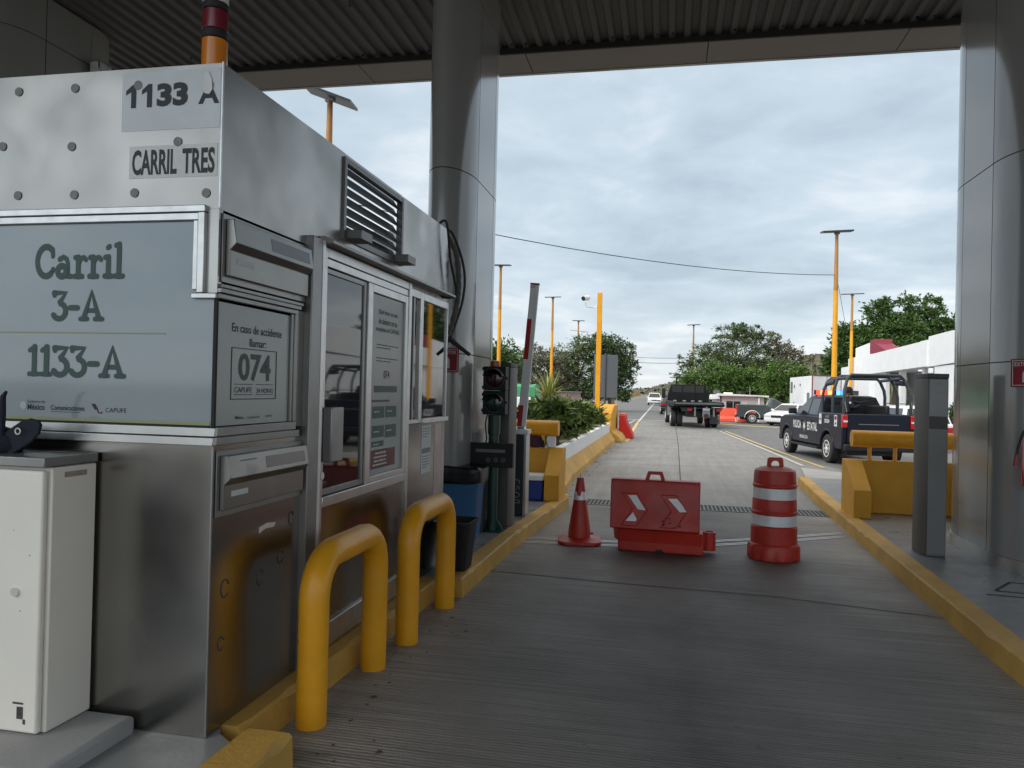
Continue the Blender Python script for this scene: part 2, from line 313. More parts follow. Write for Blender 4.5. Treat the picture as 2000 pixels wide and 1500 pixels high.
# ------------------------------------------------------------------ ground, roads, islands
def ground_mat(name, col, streak, line_amt, dirt, rough, bump):
    m = mat(name, col, rough, 0, 0.10, 0.5, dirt=dirt, rvar=0.10)
    nt = m.node_tree; N, L = nt.nodes, nt.links; b = N['Principled BSDF']
    t = N.new('ShaderNodeTexCoord'); mp = N.new('ShaderNodeMapping'); mp.inputs['Scale'].default_value = streak
    L.new(t.outputs['Object'], mp.inputs[0])
    n = N.new('ShaderNodeTexNoise'); n.inputs['Scale'].default_value = 1; n.inputs['Detail'].default_value = 7; n.inputs['Roughness'].default_value = 0.7
    L.new(mp.outputs[0], n.inputs['Vector'])
    g = N.new('ShaderNodeTexNoise'); g.inputs['Scale'].default_value = 120; g.inputs['Detail'].default_value = 3; L.new(t.outputs['Object'], g.inputs['Vector'])
    src = b.inputs['Base Color'].links[0].from_socket
    r = N.new('ShaderNodeMapRange'); r.inputs['From Min'].default_value = 0.25; r.inputs['From Max'].default_value = 0.75
    r.inputs['To Min'].default_value = 1-line_amt; r.inputs['To Max'].default_value = 1+line_amt; L.new(n.outputs['Fac'], r.inputs['Value'])
    r2 = N.new('ShaderNodeMapRange'); r2.inputs['From Min'].default_value = 0.3; r2.inputs['From Max'].default_value = 0.7
    r2.inputs['To Min'].default_value = 0.82; r2.inputs['To Max'].default_value = 1.18; L.new(g.outputs['Fac'], r2.inputs['Value'])
    mm = N.new('ShaderNodeMath'); mm.operation = 'MULTIPLY'; L.new(r.outputs[0], mm.inputs[0]); L.new(r2.outputs[0], mm.inputs[1])
    vs = N.new('ShaderNodeVectorMath'); vs.operation = 'SCALE'; L.new(src, vs.inputs[0]); L.new(mm.outputs[0], vs.inputs['Scale'])
    L.new(vs.outputs[0], b.inputs['Base Color'])
    bn = N.new('ShaderNodeBump'); bn.inputs['Strength'].default_value = bump; bn.inputs['Distance'].default_value = 0.01
    ad = N.new('ShaderNodeMath'); ad.operation = 'ADD'; L.new(n.outputs['Fac'], ad.inputs[0]); L.new(g.outputs['Fac'], ad.inputs[1])
    L.new(ad.outputs[0], bn.inputs['Height']); L.new(bn.outputs[0], b.inputs['Normal'])
    return m
K['lane'] = ground_mat('brushed_lane_concrete', (0.172, 0.157, 0.143), (0.9, 30, 1), 0.5,
                       [((0.12, 0.113, 0.108), 0.42, 0.55), ((0.085, 0.08, 0.078), 0.22, 2.4), ((0.33, 0.315, 0.30), 0.20, 1.1), ((0.045, 0.042, 0.04), 0.10, 5.0)], 0.55, 0.5)
def wheel_path(m):       # oil and tyre dirt ground into the middle of the lane, dusty strips along the kerbs
    nt = m.node_tree; N, L = nt.nodes, nt.links; b = N['Principled BSDF']; src = b.inputs['Base Color'].links[0].from_socket
    t = N.new('ShaderNodeTexCoord'); sp = N.new('ShaderNodeSeparateXYZ'); L.new(t.outputs['Object'], sp.inputs[0])
    def M_(op, a, b_=None, cl=False):
        n = N.new('ShaderNodeMath'); n.operation = op; n.use_clamp = cl
        for i, q in enumerate((a, b_)):
            if q is None: continue
            if isinstance(q, (int, float)): n.inputs[i].default_value = q
            else: L.new(q, n.inputs[i])
        return n.outputs[0]
    def ns(sc, vec, det=6):
        mp = N.new('ShaderNodeMapping'); mp.inputs['Scale'].default_value = vec; L.new(t.outputs['Object'], mp.inputs[0])
        n = N.new('ShaderNodeTexNoise'); n.inputs['Scale'].default_value = sc; n.inputs['Detail'].default_value = det; n.inputs['Roughness'].default_value = 0.65; L.new(mp.outputs[0], n.inputs['Vector']); return n.outputs['Fac']
    xw = M_('ADD', sp.outputs['X'], M_('MULTIPLY', M_('SUBTRACT', ns(0.7, (1, 0.5, 1)), 0.5), 1.6))
    band = M_('SUBTRACT', 1.0, M_('MULTIPLY', M_('ABSOLUTE', M_('SUBTRACT', xw, 0.25)), 0.85), True)
    band = M_('MULTIPLY', band, M_('ADD', 0.35, ns(1.3, (1, 0.6, 1))))
    edge = M_('MULTIPLY', M_('SUBTRACT', M_('ABSOLUTE', M_('SUBTRACT', xw, 0.22)), 1.15, True), M_('MULTIPLY', ns(2.2, (1, 0.8, 1)), 1.7))
    wv = N.new('ShaderNodeTexWave'); wv.wave_type = 'BANDS'; wv.bands_direction = 'Y'; wv.inputs['Scale'].default_value = 11.5; wv.inputs['Distortion'].default_value = 2.2
    wv.inputs['Detail'].default_value = 3; wv.inputs['Detail Scale'].default_value = 2.0; L.new(t.outputs['Object'], wv.inputs['Vector'])
    groove = M_('MULTIPLY', M_('SUBTRACT', wv.outputs['Fac'], 0.5), M_('MULTIPLY', M_('SUBTRACT', ns(1.1, (1, 1, 1)), 0.26, True), 1.9))
    k = M_('ADD', M_('SUBTRACT', 1.02, M_('MULTIPLY', band, 0.72)), edge); k = M_('MULTIPLY', k, M_('ADD', 1.0, groove))
    bn = [n for n in N if n.type == 'BUMP'][0]; h0 = bn.inputs['Height'].links[0].from_socket; L.new(M_('ADD', h0, M_('MULTIPLY', groove, 1.2)), bn.inputs['Height'])
    vs = N.new('ShaderNodeVectorMath'); vs.operation = 'SCALE'; L.new(src, vs.inputs[0]); L.new(k, vs.inputs['Scale']); L.new(vs.outputs[0], b.inputs['Base Color'])
wheel_path(K['lane'])
K['slab'] = ground_mat('pale_road_concrete', (0.215, 0.208, 0.198), (7, 0.35, 1), 0.22, [((0.15, 0.147, 0.143), 0.35, 0.4), ((0.27, 0.265, 0.255), 0.22, 1.2)], 0.6, 0.3)
K['asphalt'] = ground_mat('weathered_asphalt', (0.135, 0.135, 0.135), (5, 0.4, 1), 0.20, [((0.085, 0.085, 0.085), 0.35, 0.35), ((0.2, 0.2, 0.195), 0.2, 0.9)], 0.7, 0.3)
K['soil'] = mat('dry_soil', (0.20, 0.165, 0.11), 0.9, 0, 0.25, 0.15, dirt=[((0.10, 0.11, 0.05), 0.3, 0.08)])
K['paint_w'] = mat('worn_white_road_paint', (0.52, 0.51, 0.48), 0.6, 0, 0.12, 2, dirt=[((0.26, 0.255, 0.25), 0.4, 2.0)])
K['paint_y'] = mat('worn_yellow_road_paint', (0.55, 0.42, 0.16), 0.6, 0, 0.12, 2, dirt=[((0.28, 0.26, 0.22), 0.45, 2.0)])

MB().box(-3000, 3000, -400, 5000, -0.6, -0.016).build('ground', K['soil'], kind='structure', sharp=0)
a = MB(); a.add([(-30, -60, -0.008), (34, -60, -0.008), (34, 62, -0.008), (4.5, 66, -0.008), (-0.5, 150, -0.008), (-4.5, 330, -0.008), (-12, 900, -0.008), (-18, 900, -0.008),
                 (-10.5, 330, -0.008), (-8.8, 150, -0.008), (-10, 70, -0.008), (-30, 62, -0.008)], [tuple(range(12))])
a.build('asphalt_road', K['asphalt'], kind='structure', sharp=0)
m = MB(); m.add([(-7.2, -60, -0.004), (9.6, -60, -0.004), (9.6, 18.2, -0.004), (4.1, 18.2, -0.004), (2.95, 24.6, -0.004), (2.25, 36.6, -0.004), (2.3, 44.8, -0.004), (-1.6, 46.8, -0.004),
                 (-1.55, 28, -0.004), (-7.2, 28, -0.004)], [tuple(range(10))])
m.build('concrete_road', K['slab'], kind='structure', sharp=0)
MB().add([(-1.9, -30, 0), (2.35, -30, 0), (2.35, 11.42, 0), (-1.9, 11.42, 0)], [(0, 1, 2, 3)]).build('toll_lane', K['lane'], kind='structure', sharp=0)

# painted lines (thin sheets)
def line(mb, pts, w, z=0.006):
    pts = [Vector((p[0], p[1], 0)) for p in pts]
    for p, q in zip(pts[:-1], pts[1:]):
        d = (q-p).normalized(); n = Vector((-d.y, d.x, 0))*w/2; Z = Vector((0, 0, z)); z += 0.0003
        mb.quad(p-n+Z, q-n+Z, q+n+Z, p+n+Z)
y1 = MB(); line(y1, [(-1.40, 26.4), (-1.50, 31), (-1.72, 44.5)], 0.15); y1.build('yellow_edge_line', K['paint_y'], kind='structure', sharp=0)
w1 = MB(); line(w1, [(-1.72, 44.8), (-2.0, 80), (-2.55, 150), (-7, 330)], 0.14); line(w1, [(-2.15, 40.0), (-2.0, 47.0)], 0.10); line(w1, [(3.2, 19.6), (2.98, 24.6), (2.30, 36.5)], 0.09)
line(w1, [(-9.4, 75), (-8.3, 150), (-10.0, 330)], 0.12); w1.build('white_lane_lines', K['paint_w'], kind='structure', sharp=0)
w2 = MB(); line(w2, [(-6.0, 50.5), (-0.5, 47.4), (2.6, 45.3)], 0.42, 0.004); w2.build('white_cross_line', K['paint_w'], kind='structure', sharp=0)
w3 = MB(); line(w3, [(2.6, 45.3), (5.4, 42.8), (9, 40.4)], 0.62, 0.004); w3.build('yellow_cross_line', K['paint_y'], kind='structure', sharp=0)
y2 = MB(); line(y2, [(3.62, 19.3), (3.25, 24.6), (2.55, 36.5)], 0.10); y2.build('yellow_side_line', K['paint_y'], kind='structure', sharp=0)
j = MB(); line(j, [(0.22, 12.05), (0.32, 26), (0.35, 44)], 0.016, 0.003); line(j, [(-1.9, 26.0), (3.0, 26.2)], 0.016, 0.003); line(j, [(-1.9, 18.2), (3.1, 18.4)], 0.014, 0.003)
line(j, [(-1.75, 6.95), (-0.4, 6.82), (0.9, 6.75), (2.2, 6.45)], 0.014, 0.004); line(j, [(-1.6, 2.2), (2.2, 2.3)], 0.012, 0.004)
j.build('slab_joints', K['joint'], kind='structure', sharp=0)
rl = MB(); s_l = [(-1.62, 8.30), (-0.55, 8.42), (0.55, 8.82), (1.3, 9.28), (2.12, 9.86)]
for dx in (0.0, 0.055, 0.19, 0.245):
    line(rl, [(x, y+dx*1.2) for x, y in s_l], 0.018, 0.007)
rl.build('steel_lane_strips', mat('worn_steel_strip', (0.75, 0.75, 0.75), 0.3, 0.6, 0.2, 8), kind='structure', sharp=0)
for p, q, r_ in (((-0.9, 4.6), 0.5, 0), ((0.6, 5.6), 0.4, 1)): pass

r_ = random.Random(31); st = MB()          # oil drips and small dark blots on the lane floor
for k in range(84):
    if k < 30: x, y = r_.gauss(0.15, 0.45), r_.uniform(3.0, 11.0)
    elif k < 66: x, y = -1.62+abs(r_.gauss(0, 0.16)), r_.uniform(3.2, 6.4)
    else: x, y = r_.uniform(-1.3, 1.9), r_.uniform(3.0, 11.2)
    r = r_.choice((0.005, 0.006, 0.008, 0.010, 0.016)); n = 9
    st.add([(x+r*r_.uniform(0.6, 1.3)*math.cos(2*math.pi*i/n), y+r*r_.uniform(0.7, 1.6)*math.sin(2*math.pi*i/n), 0.0022+0.00001*k) for i in range(n)], [tuple(range(n))])
st.build('oil_drips', mat('old_oil', (0.055, 0.05, 0.046), 0.5, 0, 0.3, 30), kind='structure', sharp=0)
r_ = random.Random(77); lt = MB()
for k in range(46):
    y = r_.uniform(11.8, 25); x = -1.55-0.19*min(1, (y-11.4)/3.0)+abs(r_.gauss(0, 0.12))+0.03; a = r_.random()*3.1; l, w = r_.uniform(0.02, 0.05), r_.uniform(0.01, 0.02); c, s__ = math.cos(a), math.sin(a)
    lt.add([(x-c*l, y-s__*l, 0.006), (x+s__*w, y-c*w, 0.014), (x+c*l, y+s__*l, 0.008), (x-s__*w, y+c*w, 0.012)], [(0, 1, 2, 3)])
tag(lt.build('fallen_leaves', mat('dry_leaf', (0.16, 0.075, 0.04), 0.8, 0, 0.4, 3, island=0.4), sharp=0), 'dry fallen leaves and dirt scattered along the foot of the broken yellow kerb', 'leaves', kind='stuff')
# left and right traffic islands with their kerbs
MB().prism([(-4.45, -8), (-1.79, -8), (-1.79, 2.98), (-1.90, 3.06), (-1.94, 3.14), (-1.94, 5.98), (-1.745, 5.99), (-1.72, 8), (-1.545, 11.1), (-1.57, 11.36), (-1.9, 11.6), (-1.95, 28.6), (-3.75, 28.6), (-3.75, 11), (-4.45, 8)], 'z', -0.005, 0.143).build('left_island', K['island'], kind='structure', sharp=0)
MB().prism([(2.22, -8), (2.245, 5.5), (2.36, 9.8), (2.44, 12.4), (2.60, 15.4), (4.0, 15.4), (4.0, -8)], 'z', -0.005, 0.143).build('right_island', K['island'], kind='structure', sharp=0)
MB().prism([(2.60, 15.42), (2.98, 18.5), (4.02, 17.3), (4.0, 15.42)], 'z', -0.004, 0.06).build('island_apron', K['concrete'], kind='structure', sharp=0)
MB().prism([(-8.9, -8), (-7.2, -8), (-7.2, 16), (-8.9, 16)], 'z', -0.005, 0.143).build('far_island', K['island'], kind='structure', sharp=0)
def kerb(path_in, path_out, zt, name, ch=0.014, zb=-0.003):
    """path_in/path_out: inner and outer top edges; vertical outer face with a worn, chamfered nose"""
    mb = MB(); rings = []; L = []
    for k in range(len(path_in)-1):
        n = max(2, int((Vector(path_in[k+1])-Vector(path_in[k])).length/0.11))
        for i in range(n+(k == len(path_in)-2)):
            t = i/n; L.append((Vector(path_in[k]).lerp(Vector(path_in[k+1]), t), Vector(path_out[k]).lerp(Vector(path_out[k+1]), t)))
    r_ = random.Random(len(name)*3+1)
    for pi, po in L:
        d = (po-pi).normalized(); chip = r_.random() < 0.10; c = ch*(0.8+0.4*r_.random())*(2.6 if chip else 1); e_ = (r_.random()-0.5)*0.004; z_ = zt+(r_.random()-0.5)*0.002
        a1 = po-d*c; a2 = po+d*e_
        rings.append([(pi.x, pi.y, zb), (pi.x, pi.y, zt), (a1.x, a1.y, z_), (a2.x, a2.y, zt-c*0.9), (a2.x+d.x*0.008, a2.y+d.y*0.008, zb)])
    mb.loft(rings); return mb.build(name, K['yellow_worn'], kind='structure', sharp=30)
kerb([(-1.80, -8), (-1.80, 3.12)], [(-1.60, -8), (-1.585, 3.12)], 0.152, 'near_left_kerb')
kerb([(-1.935, 3.125), (-1.935, 5.97)], [(-1.83, 3.125), (-1.79, 5.97)], 0.150, 'booth_kerb')
kerb([(-1.755, 5.975), (-1.73, 8), (-1.555, 11.1), (-1.58, 11.38)], [(-1.60, 5.975), (-1.575, 8), (-1.40, 11.1), (-1.44, 11.38)], 0.154, 'left_kerb')
kerb([(2.23, -8), (2.255, 5.5), (2.37, 9.8), (2.45, 12.4), (2.61, 15.5)][::-1], [(2.06, -8), (2.085, 5.5), (2.20, 9.8), (2.28, 12.4), (2.44, 15.5)][::-1], 0.154, 'right_kerb')
mb = MB(); r_ = random.Random(4); rings = []          # sloped, broken yellow kerb along the planter
for i in range(90):
    y = 11.45+i*0.19; x0 = -1.56-0.19*min(1, (y-11.4)/3.0) if y < 14.4 else -1.75+0.0*(y-14)
    jg = (r_.random()-0.5)*0.05 if r_.random() < 0.45 else 0; h = 0.10+(r_.random()-0.5)*0.03
    rings.append([(-1.93, y, -0.003), (-1.93, y, 0.345), (x0-0.01+jg*0.4, y, h+jg), (x0+jg, y, -0.003)])
mb.loft(rings).build('planter_kerb', K['yellow_worn'], kind='structure', sharp=25)

# drain grate across the lane
g = MB(); g.box(-1.36, 2.24, 11.44, 11.47, -0.01, 0.006); g.box(-1.36, 2.24, 11.97, 12.0, -0.01, 0.006)
x = -1.33
while x < 2.22: g.box(x, x+0.022, 11.47, 11.97, -0.02, 0.004); x += 0.058
o = thing('drain_grate', 'long dark steel drain grate set across the lane floor behind the red barrier', 'drain grate', (0.4, 11.7, 0))
g.build('grating', mat('grate_steel', (0.17, 0.17, 0.17), 0.5, 0.7, 0.2, 10), o, sharp=0)
MB().quad((-1.36, 11.45, 0.0015), (2.24, 11.45, 0.0015), (2.24, 11.99, 0.0015), (-1.36, 11.99, 0.0015)).build('channel', K['joint'], o, sharp=0)
# manhole outline on the right island
mh = MB()
for p, q in (((2.62, 6.9), (2.86, 7.25)), ((2.86, 7.25), (3.7, 7.1)), ((2.62, 6.9), (3.7, 6.72)), ((2.5, 6.75), (3.7, 6.62))): line(mh, [p, q], 0.022, 0.1465)
mh.build('island_cover_seam', K['joint'], kind='structure', sharp=0)
sl = MB()
for p, q in (((-1.75, 6.7), (-1.62, 8.6)), ((-1.9, 7.35), (-1.66, 7.42)), ((-1.85, 8.9), (-1.6, 9.1)), ((-1.9, 9.4), (-1.62, 9.75)), ((-1.84, 10.1), (-1.55, 10.2))): line(sl, [p, q], 0.014, 0.1465)
sl.build('left_island_seam', K['joint'], kind='structure', sharp=0)

# ------------------------------------------------------------------ canopy
X0, X1, Y0, Y1, ZC = -24.0, 16.0, -3.2, 10.95, 6.30
can = thing('toll_canopy', 'wide corrugated metal canopy roof spanning the toll lanes overhead', 'canopy', (-2, 2, ZC))
mb = MB(); P = 0.195; x = X0; prof = []
while x < X1:
    prof += [(x, ZC+0.10), (x+0.085, ZC+0.10), (x+0.105, ZC+0.06), (x+0.175, ZC+0.06)]; x += P
vs = [(u, Y0+0.1, w) for u, w in prof]+[(u, Y1-0.66, w) for u, w in prof]; n = len(prof)
mb.add(vs, [(i, i+1, n+i+1, n+i) for i in range(n-1)]); cmb = mb
mb = MB(); x = X0
while x < X1: mb.box(x+0.006, min(x+2.44, X1)-0.006, Y1-0.64, Y1-0.002, ZC-0.012, ZC+0.02); x += 2.44
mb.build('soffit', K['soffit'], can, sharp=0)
mb = MB(); mb.box(X0, X1, Y1, Y1+0.06, ZC-0.02, ZC+1.3); mb.box(X0, X1, Y0-0.06, Y0, ZC-0.02, ZC+1.3); mb.box(X0-0.06, X0, Y0, Y1, ZC-0.02, ZC+1.3); mb.box(X1, X1+0.06, Y0, Y1, ZC-0.02, ZC+1.3)
mb.build('fascia', K['clad'], can, sharp=0)
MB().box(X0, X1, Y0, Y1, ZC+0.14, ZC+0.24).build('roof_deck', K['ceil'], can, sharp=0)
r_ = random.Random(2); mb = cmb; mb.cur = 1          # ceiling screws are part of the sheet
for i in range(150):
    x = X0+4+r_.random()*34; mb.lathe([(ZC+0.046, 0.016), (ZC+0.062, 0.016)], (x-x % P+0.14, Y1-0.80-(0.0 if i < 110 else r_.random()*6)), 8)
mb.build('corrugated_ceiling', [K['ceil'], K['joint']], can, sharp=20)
MB().box(X0, X1, Y1-0.665, Y1-0.642, ZC+0.0, ZC+0.13).build('closure_strip', K['joint'], can, sharp=0)

# columns: oblong plan, clad in grey panels with dark joints
def col_plan(hw, y0, y1, ell, n=14, grow=0.0):
    hw += grow; ell += grow; out = []
    front = [(hw*math.cos(rad(a)), y0+ell*math.sin(rad(a))) for a in np.linspace(180, 360, 2*n+1)]
    back = [(hw*math.cos(rad(a)), y1+ell*math.sin(rad(a))) for a in np.linspace(0, 180, 2*n+1)]
    return front, back
def column(cx, label, cy0=8.05, cy1=8.80):
    t = thing('clad_column', label, 'column', (cx, (cy0+cy1)/2, 0.143), group='columns under the canopy')
    f0, b0 = col_plan(0.25, 0, cy1-cy0, 0.55, grow=-0.012)
    core = MB().prism([(cx+x, cy0+y) for x, y in f0+b0], 'z', 0.144, ZC+0.08); core.build('core', K['joint'], t, sharp=30)
    f1, b1 = col_plan(0.25, 0, cy1-cy0, 0.55)
    g = 0.006; path = [f1, [(0.25, g), (0.25, cy1-cy0-g)], b1, [(-0.25, cy1-cy0-g), (-0.25, g)]]
    path[0] = [(-0.25, -g)]+f1[1:-1]+[(0.25, -g)]; path[2] = [(0.25, cy1-cy0+g)]+b1[1:-1]+[(-0.25, cy1-cy0+g)]
    mb = MB()
    for z0, z1 in ((0.27, 2.035), (2.045, 3.93), (3.94, 5.83), (5.84, ZC+0.07)):
        for pth in path:
            k = len(pth); o_ = [(cx+x, cy0+y) for x, y in pth]; i_ = [(cx+x*0.97, cy0+(cy1-cy0)/2+(y-(cy1-cy0)/2)*0.985) for x, y in pth]
            ring = o_+i_[::-1]; mb.prism(ring, 'z', z0, z1)
    mb.build('cladding', K['clad'], t, sharp=30)
    f2, b2 = col_plan(0.25, 0, cy1-cy0, 0.55, grow=0.012)
    MB().prism([(cx+x, cy0+y) for x, y in f2+b2], 'z', 0.144, 0.268).build('skirting', K['alu'], t, sharp=30)
    return t
column(-2.33, 'grey panelled column rising just behind the toll booth')
column(3.22, 'grey panelled column at the right edge with a red extinguisher sign')
tcol = column(-7.85, 'grey panelled column seen above the booth roof at the left')
def flood(x, y, z, sx, label):
    t = thing('floodlight', label, 'floodlight', (x, y, z), group='floodlights high on the left column')
    MB().box(x-0.07, x+0.07, y-0.13, y+0.10, z-0.09, z+0.09).build('housing', K['alu'], t, bevel=0.012)
    MB().box(x-0.055, x+0.055, y-0.145, y-0.131, z-0.07, z+0.07).build('lens', K['reflect'], t, bevel=0.004)
    MB().box(x-sx*0.07, x-sx*0.12, y-0.03, y+0.03, z-0.10, z+0.10).build('bracket', K['alu_dark'], t)
flood(-7.48, 8.85, 5.78, 1, 'small pale floodlight on the right of the far left column')
flood(-8.22, 8.1, 6.0, -1, 'small pale floodlight on the left of the far left column, at the photo edge')
# ------------------------------------------------------------------ toll booth
K['display_metal'] = mat('dull_display_metal', (0.27, 0.265, 0.25), 0.36, 0.95, 0.10, 3.0, dirt=[((0.14, 0.135, 0.125), 0.2, 5.0)], soft=0.2)
K['louvre'] = mat('dark_louvre_metal', (0.17, 0.168, 0.162), 0.42, 0.85, 0.1, 4)  # darker grey than the dull aluminium, for louvre frame, slats and stays
K['scuff'] = mat('black_scuff', (0.11, 0.10, 0.095), 0.5, 0.6, 0.3, 60)
K['bolt'] = mat('dull_grey_cover', (0.20, 0.195, 0.185), 0.5, 0.3, 0.15, 30)
BX, BY, BB, BT = -1.93, 3.0, 0.145, 3.07         # right wall, front wall, floor, top
BL, BE = -3.40, 6.50
booth = thing('toll_booth', 'stainless steel toll booth with lane signs and a sliding window door', 'toll booth', ((BX+BL)/2, (BY+BE)/2, BB))
def B(mb, name, m, par=None, **k): return mb.build(name, m, par or booth, **k)
T = 0.04
# lower walls
mb = MB(); mb.box(BL, BX, BY, BY+T, BB, 1.405); mb.box(BX-T, BX, BY+T, 3.81, BB, 1.405)
B(mb, 'lower_wall', K['steel_dirty'], sharp=0)
mb = MB(); mb.box(BX-T, BX, 3.97, 3.985, BB, 2.46); mb.box(BX-T, BX, 5.50, BE, BB, 1.395); mb.box(BL, BX-T, BE-T, BE, BB, 2.44); mb.box(BL, BL+T, BY+T, BE-T, BB, 2.44)
mb.box(BX-T, BX, 3.66, 3.81, 1.46, 2.07)
B(mb, 'side_wall', K['steel_dirty'], sharp=0)
# header: thin parapet of steel sheets, roof below its top; louvre openings on both sides
LV = (4.28, 5.27, 2.585, 3.025)
mb = MB(); mb.box(BL, BX, BY, BY+0.02, 2.435, BT)
for xa, xb in ((BX-0.02, BX), (BL, BL+0.02)):
    mb.box(xa, xb, BY+0.02, LV[0], 2.435, BT); mb.box(xa, xb, LV[1], BE, 2.435, BT-0.004); mb.box(xa, xb, LV[0], LV[1], 2.435, LV[2]); mb.box(xa, xb, LV[0], LV[1], LV[3], BT-0.002)
mb.box(BL+0.02, BX-0.02, BE-0.02, BE, 2.435, BT)
hd = B(mb, 'header', K['steel'], sharp=0)
B(MB().box(BL+0.02, BX-0.02, BY+0.02, BE-0.02, 2.44, 2.47), 'roof', K['steel'], sharp=0)
B(MB().box(BX-0.001, BX+0.004, BY-0.004, BY+0.006, 2.44, BT+0.004), 'corner_trim', K['alu'], sharp=0); B(MB().box(BX-0.005, BX+0.002, BY-0.002, BY+0.006, BB, 1.40), 'corner_trim', K['alu_dark'], sharp=0)
for px, pz in ((-2.97, 3.0), (-2.67, 3.0), (-2.345, 2.995), (-1.99, 2.975), (-3.05, 2.75), (-2.68, 2.735), (-2.14, 2.735), (-2.96, 2.52), (-2.66, 2.515), (-2.35, 2.515), (-1.995, 2.505)):
    B(MB().tube([(px, BY-0.0003, pz), (px, BY-0.0042, pz)], 0.0205, 20), 'bolt_cover', K['bolt'])
# stickers with the lane numbers (the bolt covers sit over them)
FU, FV = (1, 0, 0), (0, 0, 1)
def plate(name, m, u0, u1, v0, v1, y, par=None, th=0.0015): return B(MB().box(u0, u1, y-th, y, v0, v1), name, m, par, sharp=0)
s1 = plate('number_sticker', K['sticker_w'], -2.425, -1.937, 2.79, 3.052, BY)
mb = MB()
for u in (-2.405, -2.325): mb.add([(u+a, BY-0.0026, 2.893+b) for a, b in ((0.026, 0), (0.052, 0), (0.052, 0.104), (0.032, 0.104), (0.0, 0.078), (0.0, 0.058), (0.026, 0.072))], [tuple(range(7))])
write(mb, '33', (0, BY-0.0026, 0), FU, FV, (-2.25, 2.893, -2.095, 2.997), 0.055); write(mb, 'A', (0, BY-0.0026, 0), FU, FV, (-2.045, 2.895, -1.942, 2.985), 0.035)
B(mb, 'lettering', K['ink_black'], s1, sharp=0)
mb = MB(); mb.prism([(-2.02, 3.03), (-1.995, 3.034), (-1.98, 3.0), (-1.975, 2.955), (-1.99, 2.935), (-2.012, 2.94), (-2.028, 2.96), (-2.015, 2.985)], 'y', BY-0.0062, BY-0.0030)
B(mb, 'torn_patch', K['steel'], s1, sharp=0)
s2 = plate('lane_sticker', mat('yellowed_sticker', (0.52, 0.52, 0.49), 0.4, 0.25, 0.08, 5, dirt=[((0.36, 0.34, 0.31), 0.25, 9)]), -2.38, -1.945, 2.578, 2.722, BY)
mb = MB(); write(mb, 'CARRIL', (0, BY-0.0026, 0), FU, FV, (-2.365, 2.592, -2.142, 2.705), 0.03); write(mb, 'TRES', (0, BY-0.0026, 0), FU, FV, (-2.115, 2.592, -1.957, 2.705), 0.03)
B(mb, 'lettering', K['ink_black'], s2, sharp=0)
# front sign window and its frame
yF = BY+0.006
pane = plate('sign_window', K['sign_pane'], BL+0.02, -1.948, 1.485, 2.385, BY+0.016, th=0.010)
mb = MB(); write_slab(mb, 'Carril', (0, yF-0.0015, 0), FU, FV, (-2.862, 2.135, -2.395, 2.295)); write_slab(mb, '3-A', (0, yF-0.0015, 0), FU, FV, (-2.765, 1.945, -2.495, 2.085)); write_slab(mb, '1133-A', (0, yF-0.0015, 0), FU, FV, (-2.885, 1.69, -2.375, 1.835))
B(mb, 'lettering', K['ink'], pane, sharp=0)
mb = MB(); mb.box(BL+0.02, -2.18, yF-0.0025, yF-0.0008, 1.888, 1.893); mb.box(BL+0.02, -1.952, yF-0.0025, yF-0.0008, 1.487, 1.506)
B(mb, 'rule', K['ink_olive'], pane, sharp=0)
mb = MB(); wz = 1.542
write(mb, 'Gobierno de', (0, yF-0.0015, 0), FU, FV, (-2.882, wz+0.026, -2.79, wz+0.040), 0.0); write(mb, 'México', (0, yF-0.0015, 0), FU, FV, (-2.882, wz-0.006, -2.79, wz+0.022), 0.02)
write(mb, 'Comunicaciones', (0, yF-0.0015, 0), FU, FV, (-2.758, wz-0.004, -2.58, wz+0.020), 0.012); write(mb, 'CAPUFE', (0, yF-0.0015, 0), FU, FV, (-2.472, wz-0.006, -2.365, wz+0.014))
mb.box(-2.758, -2.60, yF-0.002, yF-0.001, wz-0.012, wz-0.010)
B(mb, 'footer_words', K['ink_black'], pane, sharp=0); mb = MB()
for k in range(3): mb.prism([(-2.545+k*0.007, wz+0.03), (-2.54+k*0.007, wz+0.03), (-2.522+k*0.007, wz+0.004), (-2.527+k*0.007, wz+0.004)], 'y', yF-0.002, yF-0.001)
B(mb, 'footer_logo', K['ink_black'], pane, sharp=0)
mb = MB(); mb.tube([(-2.517, yF-0.0015, wz+0.012), (-2.508, yF-0.0015, wz-0.008), (-2.498, yF-0.0015, wz-0.012), (-2.488, yF-0.0015, wz-0.006)], 0.0025, 6); B(mb, 'logo_swoosh', K['ink_maroon'], pane, sharp=0)
B(MB().disc((-2.905, yF-0.0005, wz+0.014), (0, -1, 0), 0.018, 20, 0.001), 'seal', mat('pale_green_seal', (0.40, 0.48, 0.44), 0.5, var=0), pane, sharp=0)
mb = MB()   # aluminium frame strips: top pair, right drop, sill pair
mb.box(BL, -1.985, BY-0.022, BY+0.006, 2.420, 2.450); mb.box(BL, -2.02, BY-0.014, BY+0.006, 2.386, 2.418); mb.box(-2.045, -2.021, BY-0.014, BY+0.004, 2.082, 2.385)
mb.box(-2.018, -1.985, BY-0.022, BY+0.004, 2.068, 2.419); mb.box(-2.045, -1.925, BY-0.018, BY+0.004, 2.044, 2.067)
mb.box(BL, BX+0.016, BY-0.016, BY+0.008, 1.445, 1.484); mb.box(BL, BX+0.012, BY-0.024, BY+0.008, 1.406, 1.442)
B(mb, 'window_frame', K['alu'], bevel=0.003, sharp=30)
B(MB().box(BL, -1.95, BY-0.004, BY+0.0055, 1.4845, 1.492), 'gasket', K['joint'], sharp=0)
